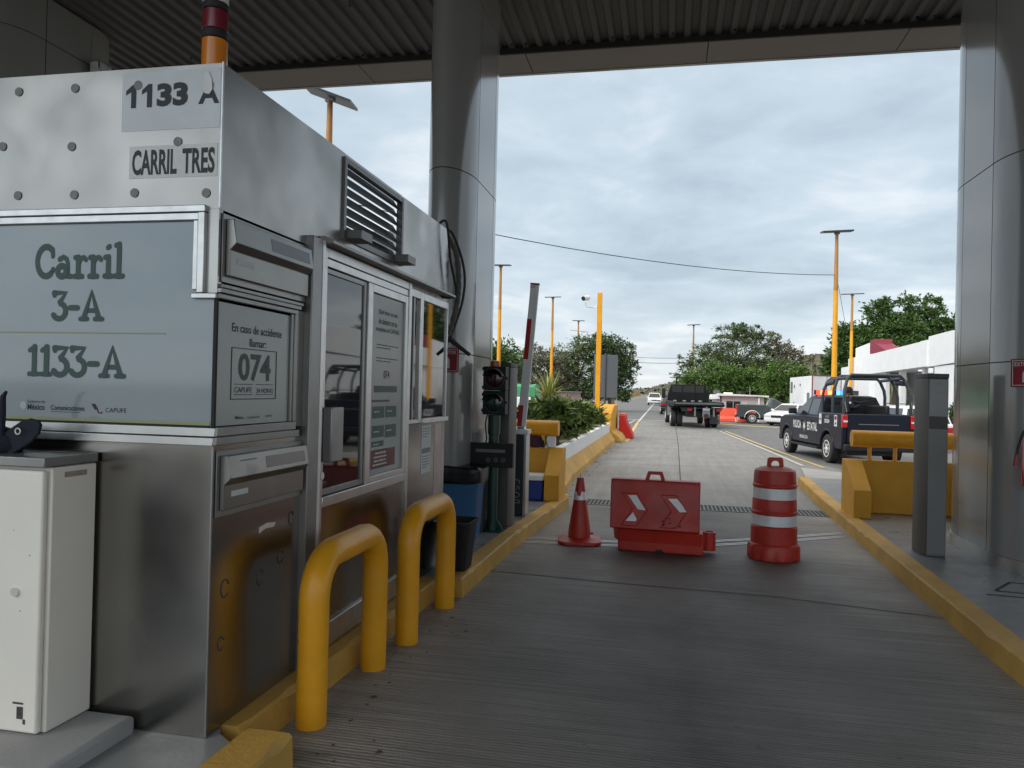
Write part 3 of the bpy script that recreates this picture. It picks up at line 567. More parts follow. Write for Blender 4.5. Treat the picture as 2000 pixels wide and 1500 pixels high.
B(MB().box(-1.984, BX, BY-0.001, BY+0.03, 2.07, 2.434), 'corner_post', K['steel'], sharp=0)
# right side: accident number pane
SU, SV = (0, 1, 0), (0, 0, 1)
mb = MB().box(BX-0.016, BX-0.002, BY+0.015, 3.655, 1.490, 2.035); p2 = B(mb, 'side_sign_window', K['sign_dark'], sharp=0)
B(MB().box(BX-0.014, BX+0.001, BY+0.000, BY+0.014, 1.487, 2.045), 'glass_corner', K['joint'], p2, sharp=0)
mb = MB(); o_ = (BX-0.0005, 0, 0)
write(mb, 'En caso de accidente', o_, SU, SV, (3.125, 1.912, 3.575, 1.952), 0.012); write(mb, 'llamar:', o_, SU, SV, (3.275, 1.852, 3.425, 1.890), 0.012)
write(mb, '24 HORAS', o_, SU, SV, (3.345, 1.635, 3.50, 1.658), 0.008); write(mb, 'CAPUFE', o_, SU, SV, (3.155, 1.637, 3.305, 1.662), 0.004)
for v in (1.674, 1.626): mb.box(BX-0.001, BX+0.0002, 3.155, 3.31, v, v+0.003); mb.box(BX-0.001, BX+0.0002, 3.34, 3.50, v, v+0.003)
for (a, b, c, d) in ((3.125, 3.53, 1.605, 1.609), (3.125, 3.53, 1.838, 1.842), (3.125, 3.130, 1.605, 1.842), (3.525, 3.53, 1.605, 1.842)): mb.box(BX-0.001, BX+0.0004, a, b, c, d)
write(mb, 'México', o_, SU, SV, (3.17, 1.515, 3.24, 1.53), 0.01); write(mb, 'Comunicaciones', o_, SU, SV, (3.27, 1.515, 3.38, 1.528)); write(mb, 'CAPUFE', o_, SU, SV, (3.43, 1.517, 3.50, 1.528))
B(mb, 'lettering', K['ink_black'], p2, sharp=0)
mb = MB(); write(mb, '074', o_, SU, SV, (3.185, 1.69, 3.475, 1.82), 0.028); B(mb, 'number', K['ink'], p2, sharp=0)
mb = MB()
mb.box(BX-0.006, BX+0.016, BY+0.0, 3.70, 2.046, 2.068); mb.box(BX-0.006, BX+0.022, BY+0.0, 3.74, 2.071, 2.092); mb.box(BX-0.006, BX+0.018, BY+0.02, 3.77, 2.094, 2.112)
mb.box(BX-0.006, BX+0.010, 3.658, 3.682, 1.487, 2.045); mb.box(BX-0.006, BX+0.015, 3.684, 3.71, 1.487, 2.045)
mb.box(BX-0.006, BX+0.0155, BY+0.009, 3.72, 1.445, 1.486); mb.box(BX-0.006, BX+0.0115, BY+0.009, 3.77, 1.4065, 1.443)
B(mb, 'side_window_frame', K['alu_dark'], bevel=0.003, sharp=30)
# wedge-nosed display boxes (upper and lower)
def display(z0, z1, lens, dirty):
    m_ = K['display_metal']; h = z1-z0
    base = B(MB().box(BX+0.001, BX+0.008, 3.020, 3.805, z0-0.03, z1+0.022), 'display_box', K['alu_dark'] if dirty else m_, bevel=0.002)
    zc = z0+h*0.54
    B(MB().prism([(BX+0.0085, z0), (BX+0.030, z0), (BX+0.030, zc-0.02), (BX+0.060, zc+0.010), (BX+0.044, z1), (BX+0.0085, z1)], 'y', 3.045, 3.79), 'housing', m_, base, bevel=0.003, sharp=25)
    xs = lambda z: BX+0.060-0.016*(z-zc-0.010)/(z1-zc-0.010)
    za, zb = zc+0.03, z1-0.025
    B(MB().quad((xs(za)+0.001, 3.36, za), (xs(za)+0.001, 3.755, za), (xs(zb)+0.001, 3.755, zb), (xs(zb)+0.001, 3.36, zb)), 'display_lens', lens, base, sharp=0)
    B(MB().box(BX+0.0302, BX+0.0312, 3.10, 3.24, zc-0.075, zc-0.05), 'label_strip', K['paper'], base, sharp=0)
    B(MB().quad((xs(zb)+0.001, 3.14, zb-0.03), (xs(zb)+0.001, 3.28, zb-0.03), (xs(zb)+0.001, 3.28, zb), (xs(zb)+0.001, 3.14, zb)), 'worn_label', K['ink_grey'] if dirty else K['alu_dark'], base, sharp=0)
display(2.150, 2.400, mat('grey_display_lens', (0.10, 0.105, 0.10), 0.25, 0, 0.05, 5), False)
display(1.120, 1.360, mat('dark_red_display_lens', (0.03, 0.006, 0.006), 0.15, 0, 0.05, 5), True)
for (y, z, r) in ((3.12, 0.76, 0.03), (3.42, 0.74, 0.028), (3.62, 0.80, 0.025), (3.72, 0.98, 0.025), (3.10, 0.52, 0.022)):
    pts = [(BX+0.0012, y+r*math.cos(rad(a)), z+1.4*r*math.sin(rad(a))) for a in range(20, 330, 25)]
    B(MB().tube(pts, 0.003, 5), 'scuff_ring', K['scuff'], sharp=0)
B(MB().prism([(3.40, 0.955), (3.46, 0.97), (3.54, 0.965), (3.56, 0.985), (3.47, 0.995), (3.40, 0.985)], 'x', BX+0.0008, BX+0.0022), 'scratch', mat('bright_scratch', (0.8, 0.79, 0.77), 0.4, 0.8, 0.1, 20), sharp=0)
# projecting post between sign and door
B(MB().box(BX-0.03, BX+0.042, 3.812, 3.965, BB, 2.485), 'post', K['alu_dark'], bevel=0.006)
B(MB().box(BX+0.0425, BX+0.0445, 3.93, 3.963, BB, 2.48), 'post_edge', K['chrome'], sharp=0)
# rain drip rail
mb = MB(); mb.prism([(BX, 2.470), (BX+0.085, 2.470), (BX+0.085, 2.488), (BX+0.03, 2.512), (BX, 2.512)], 'y', 3.97, 6.46); B(mb, 'drip_rail', K['alu_dark'], bevel=0.002)
# door frame, sliding leaf with dark pane, poster leaf, lower panel
fr = B(MB().box(BX-0.03, BX+0.020, 3.986, 4.045, BB, 2.46).box(BX-0.03, BX+0.020, 5.435, 5.495, BB, 2.46).box(BX-0.03, BX+0.018, 4.046, 5.434, 2.405, 2.46).box(BX-0.03, BX+0.012, 4.046, 5.434, 2.355, 2.403)
       .box(BX-0.03, BX+0.022, 4.046, 5.434, 0.985, 1.045).box(BX-0.03, BX+0.014, 4.046, 5.434, 0.16, 0.30), 'door_frame', K['alu'], bevel=0.004)
B(MB().box(BX-0.028, BX-0.004, 4.046, 5.434, 0.302, 0.984), 'door_panel', K['steel_dirty'], sharp=0)
leaf = B(MB().box(BX-0.02, BX+0.004, 4.047, 4.075, 1.05, 2.35).box(BX-0.02, BX+0.004, 4.62, 4.66, 1.05, 2.35).box(BX-0.02, BX+0.004, 4.0755, 4.6195, 1.05, 1.085).box(BX-0.02, BX+0.004, 4.0755, 4.6195, 2.32, 2.35), 'sliding_leaf', K['alu_dark'], bevel=0.003)
B(MB().box(BX-0.012, BX-0.006, 4.0755, 4.6195, 1.085, 2.32), 'pane', K['glass'], leaf, sharp=0)
lf2 = B(MB().box(BX-0.012, BX+0.016, 4.665, 4.745, 1.046, 2.352).box(BX-0.012, BX+0.016, 5.375, 5.433, 1.046, 2.352).box(BX-0.012, BX+0.016, 4.7455, 5.3745, 1.046, 1.085).box(BX-0.012, BX+0.016, 4.7455, 5.3745, 2.30, 2.352), 'fixed_leaf', K['alu'], bevel=0.003)
B(MB().box(BX-0.008, BX-0.003, 4.7455, 5.3745, 1.085, 2.30), 'pane', K['glass'], lf2, sharp=0)
B(MB().box(BX+0.0205, BX+0.075, 4.03, 4.19, 1.245, 1.555), 'latch_cover', K['alu_dark'], lf2, bevel=0.006)
B(MB().disc((BX+0.021, 4.015, 1.17), (1, 0, 0), 0.022, 16, 0.012), 'lock', K['chrome'], lf2)
ps = B(MB().box(BX-0.0025, BX-0.0005, 4.75, 5.37, 1.09, 2.295), 'poster', K['sign_dark'], sharp=0)
mb = MB(); o_ = (BX+0.0008, 0, 0)
for s_, u0, u1, v in (('¿Qué hacer en caso', 4.88, 5.25, 2.165), ('de siniestro en las', 4.89, 5.24, 2.105), ('autopistas de CAPUFE?', 4.84, 5.29, 2.045)): write(mb, s_, o_, SU, SV, (u0, v, u1, v+0.042), 0.015)
write(mb, '074', o_, SU, SV, (5.0, 1.735, 5.11, 1.79), 0.015)
def strips(mb, u0, u1, v, n, x=BX+0.0005, dv=0.02, h=0.007, sd=1):
    q = random.Random(sd)
    for k in range(n):
        u = u0; end = u1-(0 if k < n-1 else (u1-u0)*0.35)
        while u < end:
            w = q.uniform(0.012, 0.05); mb.box(x-0.0005, x+0.0003, u, min(u+w, end), v-k*dv, v-k*dv+h); u += w+0.008
strips(mb, 4.86, 5.28, 1.96, 2, sd=1); strips(mb, 4.86, 5.28, 1.87, 2, sd=2); strips(mb, 4.8, 5.3, 1.575, 1, h=0.014, sd=3); strips(mb, 4.85, 5.27, 1.20, 1, sd=4); strips(mb, 4.82, 5.26, 1.245, 1, sd=6); strips(mb, 4.84, 5.2, 1.135, 1, h=0.012, sd=5)
B(mb, 'lettering', K['ink_black'], ps, sharp=0)
mb = MB(); mb.box(BX-0.0005, BX+0.0002, 4.83, 5.27, 1.64, 1.685)
for (u0, u1, v0, v1) in ((4.81, 5.03, 1.465, 1.545), (5.05, 5.27, 1.465, 1.545), (4.81, 5.03, 1.335, 1.415), (5.05, 5.27, 1.325, 1.415), (4.81, 5.03, 1.232+0.04, 1.31)): mb.box(BX-0.0005, BX+0.0002, u0, u1, v0, v1)
B(mb, 'panels', K['ink'], ps, sharp=0)
B(MB().box(BX-0.0005, BX+0.0003, 4.80, 5.26, 1.255-0.13, 1.255-0.005), 'maroon_panel', K['ink_maroon'], ps, sharp=0)
mb = MB()
for k, (u0, u1) in enumerate(((4.88, 5.18), (4.85, 5.22), (4.86, 5.20), (4.84, 5.23))): strips(mb, u0, u1, 1.222-k*0.026, 1, x=BX+0.001, h=0.011, sd=20+k)
for k, (u0, v) in enumerate(((4.84, 1.505), (5.08, 1.505), (4.84, 1.37), (5.08, 1.37), (4.84, 1.285))): strips(mb, u0, u0+0.15, v, 1, x=BX+0.001, h=0.008, sd=30+k)
B(mb, 'panel_text', K['paper'], ps, sharp=0)
# narrow slot window and far window with sill
wf = B(MB().box(BX-0.03, BX+0.012, 5.497, 5.525, 1.40, 2.43).box(BX-0.03, BX+0.010, 5.735, 5.815, 1.40, 2.43).box(BX-0.03, BX+0.010, 5.526, 5.734, 1.40, 1.43).box(BX-0.03, BX+0.010, 5.526, 5.734, 2.37, 2.43)
       .box(BX-0.03, BX+0.010, 6.47, BE-0.001, 1.40, 2.43).box(BX-0.03, BX+0.010, 5.816, 6.469, 2.37, 2.43).box(BX-0.03, BX+0.03, 5.80, BE+0.004, 1.396, 1.432), 'far_window_frame', K['alu'], bevel=0.003)
B(MB().box(BX-0.02, BX-0.008, 5.526, 5.734, 1.43, 2.37), 'slot_pane', K['glass'], wf, sharp=0)
B(MB().box(BX-0.012, BX-0.004, 5.816, 6.469, 1.433, 2.37), 'pane', K['glass'], wf, sharp=0)
B(MB().box(BX-0.008, BX+0.002, 5.60, 5.63, 1.43, 2.37), 'slot_track', K['alu_dark'], wf, sharp=0)
nt_ = B(MB().box(BX+0.0005, BX+0.0025, 5.86, 6.10, 0.99, 1.375), 'paper_notice', K['paper'], sharp=0)
mb = MB(); strips(mb, 5.88, 6.07, 1.345, 4, x=BX+0.003, dv=0.022, h=0.008, sd=9); mb.box(BX+0.0026, BX+0.0031, 5.87, 6.09, 1.15, 1.19); strips(mb, 5.88, 6.07, 1.12, 5, x=BX+0.003, dv=0.022, h=0.008, sd=10)
B(mb, 'notice_text', K['ink_grey'], nt_, sharp=0)
B(MB().box(BX+0.0005, BX+0.002, 6.20, 6.40, 0.75, 1.38), 'peeling_film', mat('pinkish_film', (0.45, 0.36, 0.36), 0.35, 0.5, 0.15, 6), sharp=0)
# louvre
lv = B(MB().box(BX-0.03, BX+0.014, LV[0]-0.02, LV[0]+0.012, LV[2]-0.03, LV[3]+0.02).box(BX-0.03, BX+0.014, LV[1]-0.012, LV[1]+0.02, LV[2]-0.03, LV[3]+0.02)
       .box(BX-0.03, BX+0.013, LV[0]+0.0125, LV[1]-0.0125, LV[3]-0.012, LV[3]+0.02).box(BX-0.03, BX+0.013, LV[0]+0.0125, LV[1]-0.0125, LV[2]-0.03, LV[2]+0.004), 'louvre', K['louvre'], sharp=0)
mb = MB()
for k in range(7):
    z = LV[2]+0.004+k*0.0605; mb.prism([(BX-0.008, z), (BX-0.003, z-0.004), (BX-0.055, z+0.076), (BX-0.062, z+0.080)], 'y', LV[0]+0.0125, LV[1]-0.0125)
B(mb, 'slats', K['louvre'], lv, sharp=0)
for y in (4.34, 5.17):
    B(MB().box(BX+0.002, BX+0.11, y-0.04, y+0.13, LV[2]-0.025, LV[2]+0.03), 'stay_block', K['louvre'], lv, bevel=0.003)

# warning light stack on the booth corner
tw = thing('signal_tower', 'amber and dark red signal light stack standing on the booth roof corner', 'signal light', (-2.045, 3.11, BT), group=None)
z = 2.475; B2 = lambda z0, z1, r, m, nm: MB().lathe([(z0, r), (z1, r)], (-2.045, 3.11), 28).build(nm, m, tw, bevel=0.003)
B2(2.475, 3.09, 0.03, K['alu'], 'stem'); B2(3.092, 3.222, 0.056, mat('amber_lens', (0.62, 0.20, 0.015), 0.2, 0, 0.1, 8, coat=0.5), 'amber_lens'); B2(3.224, 3.262, 0.058, K['black'], 'spacer')
B2(3.264, 3.352, 0.056, mat('dark_red_lens', (0.16, 0.012, 0.025), 0.2, 0, 0.1, 8, coat=0.5), 'red_lens'); B2(3.354, 3.384, 0.058, K['black'], 'spacer'); B2(3.386, 3.50, 0.056, mat('clear_lens', (0.55, 0.58, 0.52), 0.2, 0, 0.05, 8), 'clear_lens')
B2(3.502, 3.55, 0.058, K['black'], 'cap')

# loose cables at the far corner of the booth
cb = thing('cable_bundle', 'loose black cables looping off the far top corner of the toll booth', 'cables', (-1.95, 6.6, 2.0))
def bez(pts, n=8):
    P = [Vector(p) for p in pts]; out = []
    for i in range(len(P)-1):
        a, b, c, d = P[max(i-1, 0)], P[i], P[i+1], P[min(i+2, len(P)-1)]
        for k in range(n):
            t = k/n; out.append(0.5*((2*b)+(c-a)*t+(2*a-5*b+4*c-d)*t*t+(3*b-a-3*c+d)*t**3))
    return out+[P[-1]]
mb = MB()
mb.tube(bez([(-2.03, 6.40, 3.07), (-1.90, 6.30, 3.10), (-1.885, 6.40, 2.80), (-1.87, 6.55, 2.55), (-1.89, 6.50, 2.475), (-1.96, 6.2, 2.455)]), 0.011, 7)
mb.tube(bez([(-2.0, 6.52, 3.07), (-1.93, 6.60, 3.06), (-1.86, 6.75, 2.78), (-1.86, 6.75, 2.5), (-1.94, 6.72, 2.2), (-2.0, 6.7, 2.06)]), 0.012, 7)
cb1 = mb.build('loop_cable', K['rubber'], cb)
mb = MB(); rs = [0.018+0.012*abs(math.sin(k*1.9)) for k in range(33)]
mb.tube(bez([(-1.98, 6.53, 3.05), (-1.90, 6.62, 2.90), (-1.885, 6.68, 2.62), (-1.91, 6.70, 2.40), (-1.97, 6.70, 2.16)], 8), rs, 8); mb.build('taped_bundle', mat('grey_tape', (0.09, 0.085, 0.08), 0.7, 0, 0.3, 20), cb)
mb = MB(); mb.tube([(-1.98, 6.70, 2.14), (-2.08, 6.66, 2.06), (-2.19, 6.62, 1.99)], [0.026, 0.020, 0.016], 8); mb.tube([(-1.98, 6.70, 2.14), (-1.88, 6.72, 2.06), (-1.78, 6.74, 1.985)], [0.026, 0.020, 0.016], 8)
mb.build('cable_end', K['rubber'], cb)

# cabinet, its plinth and the bag on it
cab_ = thing('metal_cabinet', 'cream painted steel cabinet on a concrete plinth in front of the booth', 'cabinet', (-2.95, 2.83, 0.143))
MB().box(-3.5, -2.26, 2.45, 2.985, 0.10, 0.215).build('plinth', K['concrete'], cab_, bevel=0.02)
MB().box(-3.42, -2.492, 2.735, 2.985, 0.217, 1.312).build('body', K['offwhite'], cab_, bevel=0.006)
MB().box(-3.42, -2.505, 2.700, 2.731, 0.222, 1.300).build('door', K['offwhite'], cab_, bevel=0.010)
mb = MB(); mb.box(-3.44, -2.487, 2.685, 2.988, 1.316, 1.356); mb.build('lid', K['alu_dark'], cab_, bevel=0.004)
for z in (0.42, 1.12): MB().tube([(-3.38, 2.694, z-0.05), (-3.38, 2.694, z+0.05)], 0.012, 8).build('hinge', K['alu_dark'], cab_)
MB().disc((-2.62, 2.6995, 0.80), (0, -1, 0), 0.018, 14, 0.010).build('lock', K['chrome'], cab_)
for (x, z, w, h) in ((-2.60, 0.28, 0.03, 0.05), (-2.62, 0.34, 0.05, 0.008), (-2.57, 0.26, 0.012, 0.02), (-2.70, 0.62, 0.004, 0.004), (-2.56, 0.95, 0.004, 0.005), (-2.64, 1.05, 0.003, 0.003), (-2.60, 0.72, 0.004, 0.004)):
    MB().box(x, x+w, 2.6985, 2.6996, z, z+h).build('paint_chip', K['scuff'], cab_, sharp=0)
dk = thing('unseen_black_box', 'unseen black box added to give the lower booth panel a dark reflection', 'cabinet', (-3.9, 0.9, 0.143))  # out-of-view box, put in and sized for the dark reflection in the booth steel
MB().box(-4.38, -3.50, 0.60, 1.20, 0.146, 1.16).build('body', K['black'], dk, bevel=0.01)
MB().box(-4.40, -3.48, 0.58, 1.22, 1.162, 1.20).build('lid', K['charcoal'], dk, bevel=0.006)
MB().box(-2.4915, -2.490, 2.80, 2.925, 1.265, 1.288).build('tape', mat('brown_tape', (0.36, 0.29, 0.24), 0.6, 0, 0.2, 15), cab_, sharp=0)
bag = thing('camera_bag', 'small black bag with metal rings lying on top of the cream cabinet', 'bag', (-2.80, 2.84, 1.357))
mb = MB(); mb.loft([[(-2.92+dx*s_, 2.84+dy*s_, z_) for dx, dy in [(0.16*math.cos(rad(a)), 0.085*math.sin(rad(a))) for a in range(0, 360, 24)]] for z_, s_ in ((1.357, 0.98), (1.38, 1.08), (1.42, 1.0), (1.455, 0.72), (1.47, 0.4))])
mb.build('pouch', K['cloth'], bag, sharp=60)
mb = MB(); mb.loft([[(-2.80+0.155*t+nx*w, 2.80+0.02*t, 1.385+0.105*t+nz*w) for nx, nz in ((-0.55, 0.83), (0.55, -0.83))]+[(-2.80+0.155*t+nx*w, 2.815+0.02*t, 1.385+0.105*t+nz*w) for nx, nz in ((0.55, -0.83), (-0.55, 0.83))] for t, w in ((-0.6, 0.035), (0, 0.05), (0.6, 0.052), (0.85, 0.04), (1.0, 0.012))])
mb.build('flap', K['cloth'], bag, bevel=0.004)
mb = MB(); mb.tube([(-2.728+0.013*math.cos(rad(a)), 2.797, 1.452+0.013*math.sin(rad(a))) for a in range(0, 361, 30)], 0.003, 6); mb.tube([(-2.80+0.012*math.cos(rad(a)), 2.765, 1.385+0.017*math.sin(rad(a))) for a in range(0, 361, 30)], 0.003, 6)
mb.build('ring', K['chrome'], bag)
mb = MB(); mb.tube([(-2.815, 2.80, 1.43), (-2.81, 2.80, 1.53), (-2.80, 2.79, 1.60), (-2.775, 2.78, 1.62)], [0.014, 0.013, 0.011, 0.006], 8); mb.build('strap', K['cloth'], bag)

# hoop bollards
def bollard(y0, y1, h, x, label, R=0.075, lean=0.0):
    t = thing('hoop_bollard', label, 'bollard', (x, (y0+y1)/2, 0), group='yellow hoop bollards beside the booth')
    rr = 0.20; pts = [(x, y0, 0.0), (x, y0, h-rr-0.12)]+[(x+lean, y0+rr-rr*math.cos(rad(a)), h-R-rr+rr*math.sin(rad(a))) for a in range(0, 91, 15)]
    pts += [(x+lean, y1-rr+rr*math.sin(rad(a)), h-R-rr+rr*math.cos(rad(a))) for a in range(0, 91, 15)]+[(x, y1, h-rr-0.12), (x, y1, 0.0)]
    MB().tube(pts, R, 24).build('hoop', K['yellow'], t, sharp=60)
bollard(3.54, 4.35, 0.89, -1.70, 'near yellow hoop bollard beside the booth door')
bollard(4.83, 5.70, 0.90, -1.66, 'far yellow hoop bollard by the end of the booth')
# ------------------------------------------------------------------ things in the lane
cone = thing('traffic_cone', 'red traffic cone with a torn white collar standing in the lane', 'traffic cone', (-0.95, 8.55, 0.002), rad(8))
MB().lathe([(0.045, 0.135), (0.05, 0.125), (0.135, 0.122), (0.69, 0.040), (0.715, 0.038), (0.72, 0.030)], n=28).build('cone_body', K['red'], cone, world=False, sharp=50)
mb = MB(); h = 0.235; cham = [(-h+0.07, -h), (h-0.07, -h), (h, -h+0.07), (h, h-0.07), (h-0.07, h), (-h+0.07, h), (-h, h-0.07), (-h, -h+0.07)]
mb.loft([[(x, y, 0.002) for x, y in cham], [(x, y, 0.035) for x, y in cham], [(0.140*math.cos(math.atan2(y, x)), 0.140*math.sin(math.atan2(y, x)), 0.062) for x, y in cham]])
mb.build('base', K['red'], cone, world=False, bevel=0.006)
mb = MB(); n = 28; rr = lambda z: 0.1225-(z-0.135)*0.0825/0.555+0.004; r_ = random.Random(3)
jag = [0.565+(-0.045 if k % 28 in (19, 20, 21) else 0)+r_.uniform(-0.006, 0.006) for k in range(n)]
mb.loft([[(rr(0.475)*math.cos(2*math.pi*k/n), rr(0.475)*math.sin(2*math.pi*k/n), 0.475) for k in range(n)], [(rr(jag[k])*math.cos(2*math.pi*k/n), rr(jag[k])*math.sin(2*math.pi*k/n), jag[k]) for k in range(n)]], caps=False)
mb.build('reflective_collar', K['reflect'], cone, world=False)
MB().tube([(0.115, 0, 0.10), (0.155, 0, 0.10)], 0.012, 8).build('peg', K['red'], cone, world=False)
MB().tube([(0, 0, 0.715), (0.0, 0, 0.76)], 0.003, 6).build('wire_tip', K['rubber'], cone, world=False)

bar = thing('water_barrier', 'dark red plastic road barrier with white chevron marks blocking the lane', 'road barrier', (-0.06, 8.42, 0.002), rad(-3))
sec = lambda zs: [(-y, z) for z, y in zs]+[(y, z) for z, y in zs[::-1]]
MB().prism(sec([(0.0, 0.20), (0.10, 0.20), (0.215, 0.115)]), 'x', -0.435, 0.445).build('foot', K['red'], bar, world=False, bevel=0.016, seg=3)
MB().prism(sec([(0.216, 0.112), (0.32, 0.098), (0.70, 0.088), (0.745, 0.070)]), 'x', -0.535, 0.405).build('body', K['red'], bar, world=False, bevel=0.014, seg=3)
mb = MB(); mb.prism([(-0.175, 0.745), (-0.145, 0.835), (0.005, 0.835), (0.035, 0.745), (-0.005, 0.745), (-0.022, 0.800), (-0.118, 0.800), (-0.135, 0.745)], 'y', -0.025, 0.025); mb.build('handle', K['red'], bar, world=False, bevel=0.004)
MB().lathe([(0.03, 0.068), (0.225, 0.066), (0.226, 0.05), (0.05, 0.045)], (0.505, 0.0), 20).box(0.446, 0.47, -0.05, 0.05, 0.04, 0.21).build('hinge_lug', K['red'], bar, world=False, sharp=40)
MB().prism([(-0.505, 0.215), (-0.436, 0.215), (-0.436, 0.05), (-0.455, 0.08), (-0.49, 0.10)], 'y', -0.045, 0.045).build('hook_lug', K['red'], bar, world=False, bevel=0.004)
fy = lambda z: -(0.098-0.010*(z-0.32)/0.38) if z > 0.32 else -(0.112-0.014*(z-0.216)/0.104)
def flat(mb, pts, lift): mb.add([(x, fy(z)-lift, z) for x, z in pts], [tuple(range(len(pts)))]); return mb
for cx in (-0.27, 0.14):        # raised outline of each chevron
    mb = MB()
    outl = [(cx-0.14, 0.595), (cx+0.02, 0.60), (cx+0.135, 0.435), (cx+0.02, 0.255), (cx-0.14, 0.25), (cx-0.03, 0.43)]
    P_ = [Vector((x, fy(z)-0.001, z)) for x, z in outl]
    for p, q in zip(P_, P_[1:]+P_[:1]): mb.tube([p, q], 0.006, 6)
    mb.build('chevron_rib', K['red'], bar, world=False)
for pts in ([(-0.345, 0.575), (-0.26, 0.58), (-0.16, 0.425), (-0.24, 0.43)], [(-0.37, 0.300), (-0.29, 0.395), (-0.25, 0.325), (-0.26, 0.302)], [(0.075, 0.56), (0.17, 0.565), (0.28, 0.43), (0.20, 0.425)]): flat(MB(), pts, 0.002).build('white_mark', K['reflect'], bar, world=False, sharp=0)
MB().prism([(-0.05, 0.0), (0.05, 0.0), (0.03, 0.035), (-0.03, 0.035)], 'y', -0.2015, -0.15).build('drain_notch', K['joint'], bar, world=False, sharp=0)
r_ = random.Random(8); mb = MB()
for k in range(9):
    x, z = 0.10+r_.uniform(-0.09, 0.10), 0.27+r_.uniform(-0.02, 0.09); w = r_.uniform(0.006, 0.02); flat(mb, [(x-w, z), (x, z-w*0.6), (x+w*1.4, z+w*0.3), (x, z+w)], 0.0015)
mb.build('scuffs', K['rubber'], bar, world=False, sharp=0)

drum = thing('traffic_drum', 'dark red channelling drum with two silver bands and a top handle', 'traffic drum', (1.09, 8.36, 0.002), rad(5))
mb = MB(); mb.loft([[((0.25+(0.012 if k % 4 else -0.01))*math.cos(2*math.pi*k/32), (0.25+(0.012 if k % 4 else -0.01))*math.sin(2*math.pi*k/32), z) for k in range(32)] for z in (0.001, 0.13)]+[[(0.238*math.cos(2*math.pi*k/32), 0.238*math.sin(2*math.pi*k/32), 0.165) for k in range(32)]])
mb.build('base_ring', K['red'], drum, world=False, bevel=0.008)
pr = [(0.166, 0.232), (0.335, 0.229), (0.345, 0.222), (0.465, 0.221), (0.472, 0.228), (0.49, 0.228), (0.50, 0.221), (0.60, 0.219), (0.612, 0.214), (0.74, 0.213), (0.748, 0.220), (0.765, 0.220), (0.775, 0.212), (0.885, 0.207), (0.91, 0.200), (0.935, 0.15), (0.95, 0.085), (0.955, 0.02)]
MB().lathe(pr, n=40).build('drum_body', K['red'], drum, world=False, sharp=28)
for z0, z1, r in ((0.352, 0.458, 0.2235), (0.622, 0.732, 0.2155)):
    MB().lathe([(z0, r), (z1, r-0.001)], n=40, caps=False).build('reflective_band', K['reflect'], drum, world=False, sharp=60)
mb = MB(); mb.prism([(-0.085, 0.93), (-0.075, 1.025), (-0.06, 1.04), (0.06, 1.04), (0.075, 1.025), (0.085, 0.93), (0.045, 0.93), (0.04, 0.985), (0.02, 1.005), (-0.02, 1.005), (-0.04, 0.985), (-0.045, 0.93)], 'y', -0.022, 0.022); mb.build('handle', K['red'], drum, world=False, bevel=0.005)

# ------------------------------------------------------------------ left island furniture
tl = thing('traffic_light', 'two lamp black traffic light on a dark green pole beside the booth', 'traffic light', (-1.86, 8.15, 0.143))
MB().tube([(-1.86, 8.15, 0.15), (-1.86, 8.15, 1.40)], 0.056, 20).build('pole', K['green_pole'], tl)
MB().lathe([(1.19, 0.068), (1.40, 0.068)], (-1.86, 8.15), 20).build('sleeve', K['green_pole'], tl, bevel=0.004)
mb = MB(); mb.box(-2.0, -1.71, 8.03, 8.28, 0.144, 0.158)
for dx, dy in ((1, 0), (-1, 0), (0, 1), (0, -1)): mb.prism([(0, 0), (0.09, 0), (0, 0.12)], 'y', -0.005, 0.005) if False else None
mb.build('base_plate', K['green_pole'], tl, bevel=0.003)
mb = MB()
for s_ in (-1, 1): mb.prism([(-1.86+s_*0.05, 0.1585), (-1.86+s_*0.125, 0.1585), (-1.86+s_*0.05, 0.28)], 'y', 8.145, 8.155); mb.prism([(8.15+s_*0.05, 0.1585), (8.15+s_*0.115, 0.1585), (8.15+s_*0.05, 0.28)], 'x', -1.865, -1.855)
mb.build('gusset', K['green_pole'], tl, sharp=0)
hx0, hx1 = -1.975, -1.725
hs = MB().box(hx0, hx1, 8.06, 8.22, 1.405, 1.665).box(hx0, hx1, 8.06, 8.22, 1.667, 1.925).build('housing', K['black'], tl, bevel=0.010)
